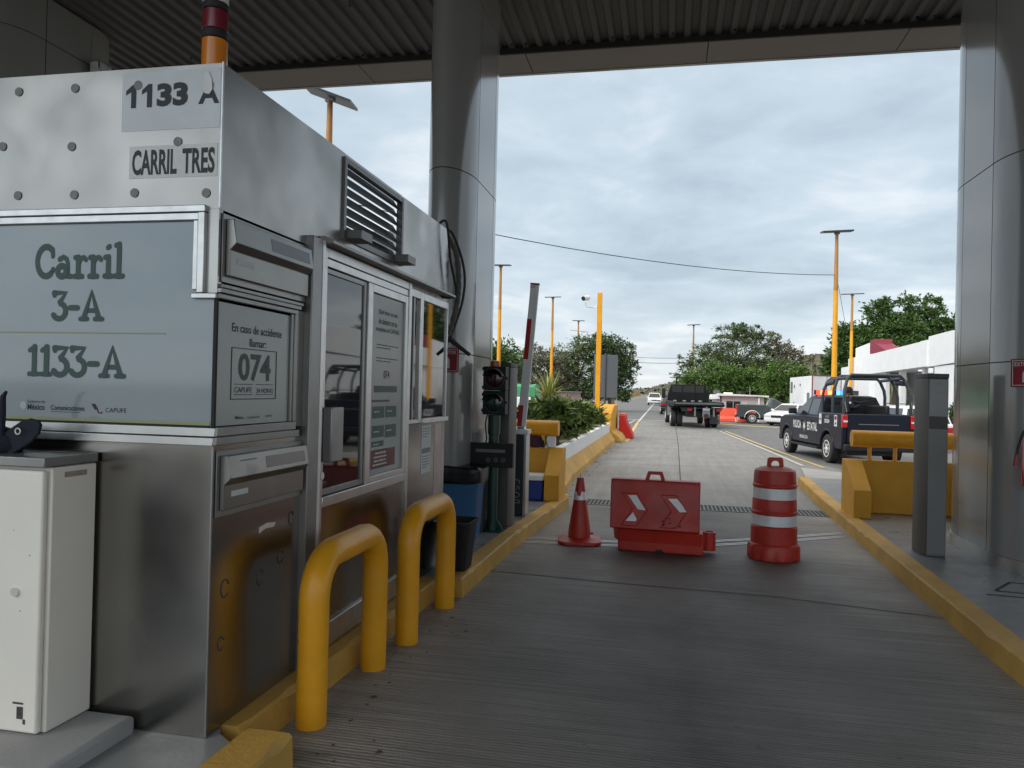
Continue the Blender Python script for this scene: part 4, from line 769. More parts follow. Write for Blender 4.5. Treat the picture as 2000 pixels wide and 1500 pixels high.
for zc, m_ in ((1.795, mat('dull_red_lens', (0.035, 0.008, 0.008), 0.15, 0, 0, coat=0.5)), (1.535, mat('dull_green_lens', (0.006, 0.035, 0.026), 0.15, 0, 0, coat=0.5))):
    mb = MB(); cx = (hx0+hx1)/2+0.005; rings = []
    for y, r in ((8.059, 0.098), (8.04, 0.098), (8.04, 0.108), (8.059, 0.11)): rings.append([(cx+r*math.cos(rad(a)), y, zc+r*math.sin(rad(a))) for a in range(0, 360, 15)])
    mb.loft(rings, caps=False); mb.build('lens_ring', K['charcoal'], hs)
    mb = MB(); mb.loft([[(cx+r*math.cos(rad(a)), y, zc+r*math.sin(rad(a))) for a in range(0, 360, 15)] for y, r in ((8.058, 0.097), (8.045, 0.08), (8.035, 0.05), (8.031, 0.015))]); mb.build('lens', m_, hs, sharp=60)
    mb = MB(); A = list(range(15, 166, 15))   # visor hood
    mb.add([(cx+0.11*math.cos(rad(a)), 8.058, zc+0.11*math.sin(rad(a))) for a in A]+[(cx+0.112*math.cos(rad(a)), 7.93, zc+0.105*math.sin(rad(a))) for a in A]+[(cx+0.104*math.cos(rad(a)), 7.93, zc+0.098*math.sin(rad(a))) for a in A]+[(cx+0.102*math.cos(rad(a)), 8.058, zc+0.102*math.sin(rad(a))) for a in A],
           [(k*len(A)+i, k*len(A)+i+1, ((k+1) % 4)*len(A)+i+1, ((k+1) % 4)*len(A)+i) for k in range(4) for i in range(len(A)-1)])
    mb.build('visor', K['black'], hs, sharp=40)
for z in (1.90, 1.70, 1.62, 1.45): MB().box(hx0-0.016, hx0-0.0005, 8.08, 8.11, z-0.016, z+0.016).build('hinge', K['black'], hs, sharp=0)
for z in (1.80, 1.54): MB().box(hx1+0.0005, hx1+0.016, 8.07, 8.09, z-0.014, z+0.014).build('latch', K['black'], hs, sharp=0)
MB().lathe([(1.926, 0.055), (1.945, 0.055), (1.985, 0.050), (1.992, 0.03)], (-1.865, 8.15), 20).build('amber_beacon', mat('orange_beacon', (0.38, 0.07, 0.012), 0.25, 0, 0.1, 8), tl)
dp = MB().box(-2.105, -1.615, 8.0, 8.085, 0.845, 1.105).build('display_panel', K['black'], tl, bevel=0.006)
MB().box(-2.02, -1.70, 7.996, 7.9995, 1.005, 1.037).build('lamp_bar', mat('dull_white_lens', (0.16, 0.165, 0.165), 0.4, 0, 0.1, 9), dp, sharp=0)
for x in (-1.885, -1.80, -1.72): MB().disc((x, 7.9995, 0.925), (0, -1, 0), 0.028, 18, 0.006).build('lamp', mat('grey_lens', (0.07, 0.07, 0.068), 0.3, 0, 0.2, 30), dp)
MB().tube(bez([(-1.93, 8.12, 1.41), (-1.945, 8.10, 1.30), (-1.93, 8.10, 1.15), (-1.94, 8.1, 1.10)]), 0.008, 6).build('cable', K['rubber'], tl)

def pylon(cx, cy, w, d, top, label, front_gap=False):
    """slim steel equipment pylon with chamfered front corners and a slanted dark cap"""
    t = thing('equipment_pylon', label, 'pylon', (cx, cy, 0.143), group='steel detector pylons on the islands')
    hw, hd = w/2, d/2; c = 0.036
    pl = [(cx-hw, cy-hd+0.08), (cx-hw+c, cy-hd), (cx+hw, cy-hd), (cx+hw, cy+hd), (cx-hw, cy+hd)]
    if front_gap == 'R': pl = [(2*cx-x, y) for x, y in pl][::-1]
    MB().prism(pl, 'z', 0.145, top).build('body', K['pylon'], t, bevel=0.006)
    gp = [(cx+(x-cx)*1.02, cy+(y-cy)*1.02) for x, y in pl]
    MB().prism(gp, 'z', top+0.001, top+0.045).build('cap', K['charcoal'], t, bevel=0.004)
    return t, pl
t, pl = pylon(2.562, 8.36, 0.215, 0.32, 1.89, 'slim grey steel pylon on the right island in front of the column')
mb = MB(); xf0, xf1 = 2.498, 2.664; yf = 8.20
MB().box(xf0, xf1, yf-0.003, yf-0.0005, 1.395, 1.515).build('reader_window', mat('scratched_black_window', (0.015, 0.012, 0.012), 0.2, 0, 0.2, 20, dirt=[((0.16, 0.14, 0.13), 0.4, 22)]), t, sharp=0)
MB().box(xf0, xf1, yf-0.0025, yf-0.0005, 1.517, 1.875).build('upper_panel', mat('light_grey_panel', (0.24, 0.245, 0.245), 0.45, 0.3, 0.06, 3), t, sharp=0)
MB().box(xf0+0.05, xf1-0.05, yf-0.0032, yf-0.0026, 1.752, 1.757).build('vent_slit', K['ink_grey'], t, sharp=0); MB().box(xf0+0.06, xf1-0.06, yf-0.0032, yf-0.0026, 1.83, 1.84).build('vent_slit', K['ink_grey'], t, sharp=0)
MB().box(2.498, 2.664, 8.197, 8.1995, 0.17, 1.39).build('front_panel', mat('grey_front_panel', (0.155, 0.155, 0.152), 0.42, 0.35, 0.06, 3), t, sharp=0)
t, pl = pylon(-1.785, 8.52, 0.15, 0.24, 1.93, 'slim grey steel pylon standing right behind the traffic light', 'R')

gate = thing('boom_gate', 'dark boom gate cabinet with its red and white arm raised', 'barrier gate', (-1.75, 9.35, 0.143))
MB().box(-1.87, -1.725, 9.2, 9.42, 0.145, 1.135).build('cabinet', K['charcoal'], gate, bevel=0.006)
MB().box(-1.724, -1.690, 9.2, 9.42, 0.145, 1.135).build('side_trim', K['alu'], gate, bevel=0.004)
MB().box(-1.885, -1.675, 9.185, 9.435, 1.137, 1.195).build('lid', K['white'], gate, bevel=0.012)
MB().lathe([(1.196, 0.07), (1.225, 0.06)], (-1.79, 9.33), 16).build('arm_socket', K['alu'], gate)
ax, ay = (-1.785, 1.20), (-1.655, 2.98); dx, dz = ay[0]-ax[0], ay[1]-ax[1]; l = math.hypot(dx, dz); ux, uz = dx/l, dz/l; nx, nz = uz, -ux
A = lambda s_, t_, y: (ax[0]+ux*s_+nx*t_, y, ax[1]+uz*s_+nz*t_)
def armbox(mb, s0, s1, t0, t1, y0, y1): return mb.loft([[A(s0, t0, y0), A(s0, t1, y0), A(s0, t1, y1), A(s0, t0, y1)], [A(s1, t0, y0), A(s1, t1, y0), A(s1, t1, y1), A(s1, t0, y1)]])
am = armbox(MB(), 0.02, l, -0.052, 0.052, 9.31, 9.36).build('arm', K['white'], gate, bevel=0.004)
for s0, s1 in ((0.03, 0.29), (0.86, 1.36), (1.74, 1.79)): armbox(MB(), s0, s1, -0.0535, 0.004, 9.3065, 9.3095).build('red_stripe', K['taillight'], am, sharp=0)
armbox(MB(), l+0.001, l+0.02, -0.055, 0.055, 9.305, 9.365).build('end_cap', K['charcoal'], am, sharp=0)
mb = MB(); o_ = (-1.772, 9.1985, 0)     # maker's wordmark set upright along the cabinet
for k, pts in enumerate(([(0.035*math.cos(rad(a)), 0.045*math.sin(rad(a))) for a in range(0, 361, 30)],)):
    pass
gl = lambda pts, z, w=0.006: mb.tube([(-1.80+x, 9.1985, z+y) for x, y in pts], w, 6)
gl([(0.033*math.cos(rad(a)), 0.030*math.sin(rad(a))) for a in range(-40, 250, 25)], 0.555)
gl([(0.030, 0.0), (0.030, 0.035), (0.010, 0.042), (-0.005, 0.0), (-0.022, -0.008), (-0.034, 0.018), (-0.03, 0.04)], 0.465)
gl([(0.033*math.cos(rad(a)), 0.030*math.sin(rad(a))) for a in range(0, 361, 30)], 0.40)
gl([(0.034, 0.0), (0.0, 0.005), (-0.034, -0.01)], 0.335); gl([(0.034, -0.035), (0.0, -0.03), (-0.034, -0.045)], 0.335); gl([(0.034, 0.0), (0.034, -0.035)], 0.335)
mb.build('wordmark', mat('silver_wordmark', (0.30, 0.32, 0.33), 0.4, 0.3, 0, 5), gate)

bin1 = thing('rubbish_bin', 'blue plastic bin with a black liner standing behind the booth', 'bin', (-2.08, 7.72, 0.143))
sq = lambda cx, cy, hx, hy, z, r=0.35: [(cx+hx*(abs(math.cos(a))**r)*math.copysign(1, math.cos(a)), cy+hy*(abs(math.sin(a))**r)*math.copysign(1, math.sin(a)), z) for a in [rad(7.5+15*k) for k in range(24)]]
mb = MB(); mb.loft([sq(-2.08, 7.72, 0.165, 0.165, 0.147), sq(-2.08, 7.72, 0.175, 0.175, 0.30), sq(-2.08, 7.72, 0.195, 0.195, 0.66), sq(-2.08, 7.72, 0.202, 0.202, 0.67), sq(-2.08, 7.72, 0.21, 0.21, 0.79), sq(-2.08, 7.72, 0.232, 0.232, 0.80), sq(-2.08, 7.72, 0.232, 0.232, 0.855), sq(-2.08, 7.72, 0.20, 0.20, 0.86)])
b1 = mb.build('bin_body', K['blue_bin'], bin1, sharp=45)
r_ = random.Random(12); rings = []
for z, s_ in ((0.74, 0.236), (0.80, 0.243), (0.86, 0.243), (0.885, 0.225), (0.87, 0.16)):
    q = sq(-2.08, 7.72, s_, s_, z); rings.append([(x, y, zz+(r_.uniform(-0.028, 0.012) if z < 0.78 else r_.uniform(-0.01, 0.012))) for x, y, zz in q])
MB().loft(rings).build('liner', K['bag_black'], bin1, sharp=30)
mb = MB(); write(mb, 'C-4', (-2.08, 7.535, 0), (1, 0, 0), (0, 0, 1), (-0.07, 0.675, 0.07, 0.725), -0.01); mb.build('chalk_mark', mat('chalk', (0.35, 0.42, 0.5), 0.8, 0, 0.2, 30), b1, sharp=0)
MB().box(-2.0, -1.935, 7.97, 8.30, 0.146, 0.84).build('steel_box', K['pylon'], None, loc=(-1.97, 8.13, 0.146), bevel=0.004)
tag(bpy.data.objects['steel_box'], 'narrow grey steel box standing between the blue bin and the green pole', 'steel box')
bin2 = thing('waste_basket', 'small open black waste basket on the kerb behind the far bollard', 'waste basket', (-1.76, 6.35, 0.15))
q = lambda hx, hy, z: sq(-1.755, 6.33, hx, hy, z, 0.25)
MB().loft([q(0.115, 0.13, 0.155), q(0.152, 0.175, 0.54), q(0.165, 0.188, 0.545), q(0.165, 0.188, 0.565), q(0.150, 0.172, 0.565), q(0.145, 0.168, 0.50), q(0.11, 0.125, 0.18)]).build('basket', K['black'], bin2, sharp=40)

def nose_wall(x0, x1, yb, yf, label, mirror, group='yellow concrete crash walls with a pipe rail'):
    """yellow concrete U: back wall, two sloping arms towards the lane's approach, pipe rail on short posts"""
    t = thing('crash_wall', label, 'crash wall', ((x0+x1)/2, yb, 0.143), group=group); w = 0.21
    MB().box(x0+w+0.001, x1-w-0.001, yb, yb+0.16, 0.145, 0.845).build('back_wall', K['yellow_wall'], t, bevel=0.008)
    for a in (x0, x1-w):
        MB().prism([(yf, 0.145), (yb+0.163, 0.145), (yb+0.163, 0.85), (yb-0.04, 0.85), (yf, 0.50)], 'x', a, a+w).build('arm', K['yellow_wall'], t, bevel=0.008)
    MB().tube([(x0+0.10, yb+0.08, 1.13), (x1-0.10, yb+0.08, 1.13)], 0.112, 28).build('pipe_rail', K['yellow'], t)
    for px in (x0+0.33, x0+0.65, x1-0.65, x1-0.33): MB().tube([(px, yb+0.08, 0.845), (px, yb+0.08, 1.04)], 0.026, 10).build('rail_post', K['yellow'], t)
nose_wall(2.33, 3.93, 11.05, 10.48, 'yellow crash wall with pipe rail on the right island', False)
nose_wall(-2.95, -1.47, 11.05, 10.55, 'yellow crash wall with pipe rail in front of the planter', True)
# things left on the far crash wall and beside it
cool = thing('cooler_box', 'blue cooler box with a white lid beside the yellow crash wall', 'cooler', (-1.85, 10.72, 0.143))
MB().box(-2.0, -1.70, 10.55, 10.9, 0.146, 0.42).build('body', K['blue_deep'], cool, bevel=0.02); MB().box(-2.01, -1.69, 10.54, 10.91, 0.421, 0.50).build('lid', K['white'], cool, bevel=0.02)
jug = thing('plastic_jug', 'white plastic jug standing on the crash wall under the pipe rail', 'jug', (-1.655, 11.14, 0.85))
MB().lathe([(0.852, 0.062), (0.86, 0.068), (1.0, 0.068), (1.01, 0.06)], (-1.675, 11.13), 18).build('body', K['white'], jug); MB().lathe([(0.852, 0.03), (0.90, 0.03), (0.915, 0.018), (0.95, 0.014)], (-1.79, 11.07), 12).build('dark_bottle', K['black'], None, loc=(-1.79, 11.07, 0.852))
tag(bpy.data.objects['dark_bottle'], 'small black bottle standing beside the white plastic jug', 'bottle')
r_ = random.Random(6); mb = MB(); rings = []
for z, s_ in ((0.853, 0.9), (0.88, 1.05), (0.94, 1.0), (0.98, 0.95), (1.01, 0.7)): rings.append([(-1.93+0.13*s_*math.cos(rad(a))+r_.uniform(-0.012, 0.012), 11.13+0.07*s_*math.sin(rad(a))+r_.uniform(-0.01, 0.01), z+r_.uniform(-0.008, 0.008)) for a in range(0, 360, 20)])
tag(mb.loft(rings).build('cloth_bundle', mat('purple_cloth', (0.06, 0.018, 0.04), 0.8, 0, 0.4, 14), None, loc=(-1.93, 11.13, 0.853), sharp=50), 'crumpled dark purple bag under the pipe rail of the crash wall', 'bag')

# planter wall
plt = thing('planter_box', 'long low white concrete planter behind the yellow kerb', 'planter', (-2.6, 17, 0.14))
MB().box(-2.06, -1.935, 11.45, 25.9, 0.145, 0.635).build('front_wall', K['white'], plt, bevel=0.012)
MB().box(-3.45, -3.33, 11.45, 25.9, 0.145, 0.635).box(-3.329, -2.061, 11.45, 11.57, 0.145, 0.635).box(-3.329, -2.061, 25.78, 25.9, 0.145, 0.635).build('wall', K['white'], plt, bevel=0.012)
MB().box(-3.329, -2.061, 11.571, 25.779, 0.146, 0.57).build('soil', K['soil'], plt, sharp=0)

# camera pole on its yellow block
cp = thing('camera_block', 'yellow concrete block at the planter end carrying the camera pole', 'concrete block', (-2.2, 27.4, 0.14))
MB().prism([(26.0, 0.02), (29.2, 0.02), (29.2, 1.22), (27.3, 1.22), (26.0, 0.95)], 'x', -2.62, -1.89).build('block', K['yellow_wall'], cp, bevel=0.03)
MB().prism([(-1.888, 0.0), (-1.50, 0.0), (-1.62, 0.20), (-1.888, 0.36)], 'y', 26.0, 28.6).build('skirt', K['yellow_worn'], cp, bevel=0.02)
pole = thing('camera_pole', 'tall square yellow pole with a white security camera on a side arm', 'camera pole', (-2.36, 25.95, 0.14))
MB().box(-2.45, -2.285, 25.86, 25.985, 0.6, 5.02).build('post', K['yellow'], pole, bevel=0.012)
MB().tube([(-2.45, 25.92, 4.52), (-2.75, 25.92, 4.53), (-2.83, 25.92, 4.57), (-2.85, 25.92, 4.68)], 0.022, 8).build('arm', K['white'], pole)
MB().box(-2.48, -2.451, 25.87, 25.97, 4.42, 4.62).build('mount', K['white'], pole, bevel=0.006)
cm = MB().tube([(-2.78, 26.05, 4.86), (-2.90, 25.72, 4.80)], 0.085, 16).build('camera_body', K['white'], pole); MB().tube([(-2.90, 25.72, 4.80), (-2.907, 25.70, 4.797)], 0.07, 16).build('lens', K['black'], cm)
for z0, z1 in ((3.6, 4.1), (2.5, 3.0), (1.4, 2.0)): MB().box(-2.2845, -2.2825, 25.89, 25.95, z0, z1).build('cable_slot', K['joint'], pole, sharp=0)
sb = thing('sign_board', 'grey back of a large two panel road sign behind the camera pole', 'road sign', (-2.45, 30.3, 0))
MB().box(-2.93, -2.50, 30.2, 30.26, 1.45, 3.13).box(-2.46, -2.00, 30.2, 30.26, 1.45, 3.13).build('panel', K['grey_sign'], sb, bevel=0.01)
MB().box(-2.495, -2.465, 30.14, 30.26, 1.35, 3.2).build('centre_rail', K['grey_sign'], sb, sharp=0)
for x in (-2.82, -2.48, -2.15): MB().box(x-0.045, x+0.045, 30.265, 30.33, 0.0, 3.0).build('leg', K['grey_sign'], sb, sharp=0)
rb = thing('narrow_barrier', 'bright red plastic barrier end standing past the yellow block', 'road barrier', (-1.55, 28.6, 0))
MB().prism([(-1.76, 0.0), (-1.25, 0.0), (-1.30, 0.18), (-1.52, 0.62), (-1.55, 0.86), (-1.78, 0.86), (-1.78, 0.3)], 'y', 28.2, 29.3).build('body', mat('bright_red_plastic', (0.62, 0.02, 0.02), 0.4, 0, 0.08, 4), rb, bevel=0.04, seg=3)
MB().box(-1.75, -1.58, 28.3, 29.2, 0.861, 0.90).build('rim', K['red_orange'], rb, bevel=0.01)

# extinguisher signs and extinguisher on the columns
def ext_sign(px, py, pz, label, rz=0.0):
    t = thing('extinguisher_sign', label, 'sign', (px, py, pz), rz, group='extinguisher signs on the columns'); x = y = z = 0.0
    MB().box(x-0.125, x+0.125, y-0.004, y, z-0.125, z+0.125).build('plate', K['sign_red'], t, world=False, bevel=0.003)
    mb = MB(); e = 0.112
    for a, b, c, d in ((-e, e, e-0.005, e), (-e, e, -e, -e+0.005), (-e, -e+0.005, -e+0.005, e-0.005), (e-0.005, e, -e+0.005, e-0.005)): mb.box(x+a, x+b, y-0.0055, y-0.0042, z+c, z+d)
    write(mb, 'EXTINTOR', (x, y-0.0055, z), (1, 0, 0), (0, 0, 1), (-0.095, 0.06, 0.095, 0.095), 0.012)
    mb.prism([(x-0.03, z-0.085), (x+0.03, z-0.085), (x+0.03, z+0.0), (x+0.012, z+0.03), (x-0.012, z+0.03), (x-0.03, z)], 'y', y-0.0055, y-0.0042)
    mb.build('lettering', K['paper'], t, world=False, sharp=0)
ext_sign(3.088, 7.562, 1.935, 'crimson extinguisher sign on the right column, cut by the photo edge', rad(-42))
ext_sign(-2.215, 7.488, 1.965, 'crimson extinguisher sign on the column behind the booth')
ex = thing('fire_extinguisher', 'red fire extinguisher hanging on the right column at the photo edge', 'fire extinguisher', (3.10, 7.45, 0.95))
MB().lathe([(0.93, 0.05), (0.95, 0.085), (1.33, 0.085), (1.40, 0.05), (1.42, 0.025), (1.46, 0.025)], (3.105, 7.455), 20).build('cylinder', K['taillight'], ex)
MB().tube(bez([(3.09, 7.44, 1.44), (3.01, 7.40, 1.42), (2.97, 7.40, 1.30), (2.955, 7.40, 1.22)]), 0.011, 8).build('hose', K['rubber'], ex); MB().tube([(2.955, 7.40, 1.22), (2.948, 7.40, 1.12)], [0.014, 0.022], 10).build('nozzle', K['sign_red'], ex)
# ------------------------------------------------------------------ vehicles (local axes: y forward from the rear bumper, x right)
def wheel(t, x, y, r=0.40, w=0.26, rim=0.66, m=None, spokes=6, dual=False):
    s_ = 1 if x > 0 else -1; mb = MB(); n = 28
    pr = [(-w/2, r*rim), (-w/2, r*0.93), (-w/2+0.03, r), (w/2-0.03, r), (w/2, r*0.93), (w/2, r*rim)]
    def ring(o, rr): return [(x+s_*o, y+rr*math.cos(2*math.pi*k/n), r+rr*math.sin(2*math.pi*k/n)) for k in range(n)]
    mb.loft([ring(o, rr) for o, rr in pr]); ty = mb.build('wheel', K['rubber'], t, world=False, sharp=40)
    m = m or K['chrome']; mb = MB(); R_ = r*rim
    mb.loft([ring(w/2-0.012, R_*0.99), ring(w/2+0.006, R_*0.97), ring(w/2+0.006, R_*0.86), ring(w/2-0.010, R_*0.84)], caps=False)
    for k in range(spokes):
        a = 2*math.pi*k/spokes; d = 0.20
        P_ = lambda rr, aa, o: (x+s_*o, y+rr*math.cos(aa), r+rr*math.sin(aa))
        mb.add([P_(R_*0.12, a-0.9, w/2+0.004), P_(R_*0.12, a+0.9, w/2+0.004), P_(R_*0.88, a+d, w/2-0.002), P_(R_*0.88, a-d, w/2-0.002), P_(R_*0.12, a-0.9, w/2-0.03), P_(R_*0.12, a+0.9, w/2-0.03), P_(R_*0.88, a+d, w/2-0.03), P_(R_*0.88, a-d, w/2-0.03)],
               [(0, 1, 2, 3), (0, 3, 7, 4), (1, 2, 6, 5)])
    mb.loft([ring(w/2-0.01, R_*0.24), ring(w/2+0.012, R_*0.2)])
    mb.build('rim', m, ty, world=False, sharp=30)
    ty['label'] = 'black tyre on a bright alloy rim' if m is K['chrome'] else 'black tyre on a plain dark rim'
    return ty
def skin_poly(top, arches, zb, y0, y1):
    pts = [(y1, zb)]
    for yc, r, zc in sorted(arches, key=lambda a: -a[0]):
        h = math.asin(min(1, max(-1, (zb-zc)/r))); n = 12
        for k in range(n+1):
            a = h+(math.pi-2*h)*k/n; pts.append((yc+r*math.cos(a), zc+r*math.sin(a)))
    pts.append((y0, zb))
    return top+pts
def greenhouse(t, m, zb, zt, yb0, yb1, yt0, yt1, hb, ht, crown=0.05, nm='cab'):
    mb = MB(); A = lambda hw, y0, y1, z: [(-hw, y0, z), (hw, y0, z), (hw, y1, z), (-hw, y1, z)]
    mb.loft([A(hb, yb0, yb1, zb), A(ht, yt0, yt1, zt), A(ht*0.86, yt0+0.14, yt1-0.18, zt+crown)])
    return mb.build(nm, m, t, world=False, bevel=0.035, seg=3, sharp=50)
def gwin(t, par, zb, zt, hb, ht, spans, z0, z1, m):
    """side windows on both sides; span = rear/front at the bottom, rear/front at the top"""
    X = lambda z: hb+(ht-hb)*(z-zb)/(zt-zb)
    for s_ in (-1, 1):
        for a0, a1, b0, b1 in spans:
            mb = MB(); P = [(s_*X(z0), a0, z0), (s_*X(z0), a1, z0), (s_*X(z1), b1, z1), (s_*X(z1), b0, z1)]
            mb.add([(x+s_*0.006, y, z) for x, y, z in P]+[(x-s_*0.02, y, z) for x, y, z in P], [(0, 1, 2, 3), (0, 1, 5, 4), (1, 2, 6, 5), (2, 3, 7, 6), (3, 0, 4, 7)])
            mb.build('side_window', m, par, world=False, sharp=0)
def gend(t, par, zb, zt, yb, yt, hb, ht, z0, z1, s_, m, nm, inset=0.07):
    Yv = lambda z: yb+(yt-yb)*(z-zb)/(zt-zb); X = lambda z: hb+(ht-hb)*(z-zb)/(zt-zb)-inset
    P = [(-X(z0), Yv(z0), z0), (X(z0), Yv(z0), z0), (X(z1), Yv(z1), z1), (-X(z1), Yv(z1), z1)]
    mb = MB(); mb.add([(x, y+s_*0.008, z) for x, y, z in P]+[(x, y-s_*0.02, z) for x, y, z in P], [(0, 1, 2, 3), (0, 1, 5, 4), (1, 2, 6, 5), (2, 3, 7, 6), (3, 0, 4, 7)])
    mb.build(nm, m, par, world=False, sharp=0)
def pickup(name, label, loc, rz, scale, paint, crew, rail, belt, hoodf, L, wb, rw, rim_m=None, glass=None):
    glass = glass or K['glass_car']; t = thing(name, label, 'pickup truck', loc, rz, None, scale); yr = rw; yf = rw+wb; cb = 1.95 if crew else 2.15
    ce = yf-0.62; top = [(0.05, 0.60), (0.02, rail), (cb, rail), (cb+0.02, belt), (ce, belt-0.01), (L-0.55, hoodf+0.04), (L-0.12, hoodf-0.06), (L-0.02, 0.80), (L-0.06, 0.48)]
    arches = [(yr, 0.52, 0.44), (yf, 0.52, 0.44)]
    mb = MB()
    for s_ in (-1, 1):
        pl = skin_poly(top, arches, 0.46, 0.08, L-0.10); mb.prism(pl, 'x', s_*0.86, s_*1.0)
    bd = mb.build('body', paint, t, world=False, bevel=0.045, seg=3, sharp=40)
    for yc, r, zc in arches:
        for s_ in (-1, 1):
            MB().tube([(s_*0.995, yc+(r+0.02)*math.cos(rad(a)), zc+(r+0.02)*math.sin(rad(a))) for a in range(0, 181, 12)], 0.028, 8).build('wheel_arch', paint if crew else K['chrome'], t, world=False)
    MB().prism([(ce-0.02, 0.5), (ce-0.02, belt), (L-0.55, hoodf+0.06), (L-0.14, hoodf-0.03), (L, 0.82), (L-0.02, 0.5)], 'x', -0.858, 0.858).build('hood', paint, t, world=False, bevel=0.04, seg=3)
    MB().box(-0.858, 0.858, cb, ce-0.021, 0.45, belt-0.01).build('cab_floor', K['black'], t, world=False, sharp=0)
    MB().box(-0.858, 0.858, 0.14, cb-0.001, 0.62, 0.74).build('bed_floor', K['black'], t, world=False, sharp=0)
    MB().box(-0.858, 0.858, 0.03, 0.13, 0.64, rail-0.005).build('tailgate', paint, t, world=False, bevel=0.03, seg=3)
    MB().box(-0.98, 0.98, -0.13, 0.028, 0.44, 0.635).build('rear_bumper', K['black'] if crew else K['grey_car'], t, world=False, bevel=0.03)
    MB().box(-0.98, 0.98, L-0.08, L+0.06, 0.42, 0.62).build('front_bumper', K['black'], t, world=False, bevel=0.03)
    MB().box(-0.75, 0.75, 0.3, L-0.4, 0.30, 0.44).build('chassis', K['rubber'], t, world=False, sharp=0)
    for s_ in (-1, 1):
        MB().box(s_*0.862, s_*1.012, -0.005, 0.10, rail-0.40, rail-0.03).build('tail_light', K['taillight'], t, world=False, bevel=0.02)
        tl_ = t.children[-1]; MB().box(s_*0.87, s_*0.985, -0.012, -0.0055, rail-0.24, rail-0.19).build('reverse_lens', K['reflect'], tl_, world=False, sharp=0)
        wheel(t, s_*0.87, yr, 0.42 if crew else 0.40, 0.27, 0.62, rim_m); wheel(t, s_*0.87, yf, 0.42 if crew else 0.40, 0.27, 0.62, rim_m)
        m_ = MB().loft([[(s_*(1.0), ce-0.42, z_), (s_*1.27, ce-0.46, z_), (s_*1.27, ce-0.34, z_), (s_*1.0, ce-0.32, z_)] for z_ in (belt+0.02, belt+0.21)]).build('mirror', K['black'], t, world=False, bevel=0.03)
        MB().box(s_*0.90, s_*1.08, cb-0.1, ce+0.15, 0.37, 0.43).build('running_board', K['black'], t, world=False, bevel=0.015)
        doors = ((cb+1.02, cb+0.98),) if crew else ()
        mb = MB()
        for y in ([cb+0.06, cb+1.0, ce-0.02] if crew else [cb+0.08, ce-0.02]): mb.box(s_*1.0005, s_*1.002, y, y+0.012, 0.56, belt-0.03)
        mb.build('door_gap', K['joint'], bd, world=False, sharp=0)
        for y in ([cb+0.62, cb+1.55][:2] if crew else [cb+0.3]): MB().box(s_*1.001, s_*1.035, y-0.12, y+0.10, belt-0.20, belt-0.16).build('door_handle', paint, t, world=False, bevel=0.008)
    zt = belt+0.60; yt0, yt1 = cb+0.16, ce-0.98
    g = greenhouse(t, paint, belt-0.02, zt, cb+0.02, ce+0.05, yt0, yt1, 0.945, 0.76)
    if crew: sp = [(cb+0.28, cb+1.02, cb+0.36, cb+1.04), (cb+1.14, ce-0.16, cb+1.14, yt1-0.02)]
    else: sp = [(cb+0.32, ce-0.16, cb+0.36, yt1-0.02)]
    gwin(t, g, belt-0.02, zt, 0.945, 0.76, sp, belt+0.05, zt-0.07, glass)
    gend(t, g, belt-0.02, zt, cb+0.02, yt0, 0.945, 0.76, belt+0.12, zt-0.08, -1, glass, 'rear_window', 0.12); gend(t, g, belt-0.02, zt, ce+0.05, yt1, 0.945, 0.76, belt+0.06, zt-0.05, 1, glass, 'windscreen')
    return t
def closed_car(name, label, cat, loc, rz, scale, paint, hw, top, zb, L, wheels, r, gh, spans, tail=None, head=None, rail=False):
    t = thing(name, label, cat, loc, rz, None, scale)
    arches = [(y, r*1.22, r*1.02) for y in wheels]
    MB().prism(skin_poly(top, arches, zb, 0.06, L-0.06), 'x', -hw, hw).build('body', paint, t, world=False, bevel=0.06, seg=3, sharp=45)
    zb_, zt, yb0, yb1, yt0, yt1, hb, ht = gh
    g = greenhouse(t, paint, zb_, zt, yb0, yb1, yt0, yt1, hb, ht, nm='roof')
    gwin(t, g, zb_, zt, hb, ht, spans, zb_+0.04, zt-0.06, K['glass_car'])
    gend(t, g, zb_, zt, yb0, yt0, hb, ht, zb_+0.06, zt-0.06, -1, K['glass_car'], 'rear_window'); gend(t, g, zb_, zt, yb1, yt1, hb, ht, zb_+0.05, zt-0.05, 1, K['glass_car'], 'windscreen')
    for s_ in (-1, 1):
        for y in wheels: wheel(t, s_*(hw-0.11), y, r, 0.21, 0.64)
        MB().box(s_*(hw-0.36), s_*(hw+0.006), -0.012, 0.16, zb+0.42, zb+0.62).build('tail_light', K['taillight'], t, world=False, bevel=0.02)
        MB().box(s_*(hw-0.42), s_*(hw-0.02), L-0.20, L+0.006, zb+0.36, zb+0.50).build('headlight', K['reflect'], t, world=False, bevel=0.02)
        MB().box(s_*hw, s_*(hw+0.18), yb1-0.55, yb1-0.42, zb_+0.02, zb_+0.15).build('mirror', paint, t, world=False, bevel=0.03)
        if rail: MB().tube([(s_*(ht-0.08), yt0+0.15, zt+0.05), (s_*(ht-0.08), yt0+0.2, zt+0.11), (s_*(ht-0.08), yt1-0.3, zt+0.11), (s_*(ht-0.08), yt1-0.25, zt+0.05)], 0.018, 6).build('roof_rail', K['black'], t, world=False)
    MB().box(-hw+0.5, hw-0.5, L-0.012, L+0.004, zb+0.30, zb+0.46).build('grille', K['black'], t, world=False, sharp=0)
    MB().box(-hw+0.04, hw-0.04, -0.06, -0.003, zb+0.08, zb+0.30).build('rear_bumper', paint, t, world=False, bevel=0.03)
    MB().box(-hw+0.1, hw-0.1, 0.25, L-0.25, zb-0.09, zb+0.02).build('underbody', K['rubber'], t, world=False, sharp=0)
    return t

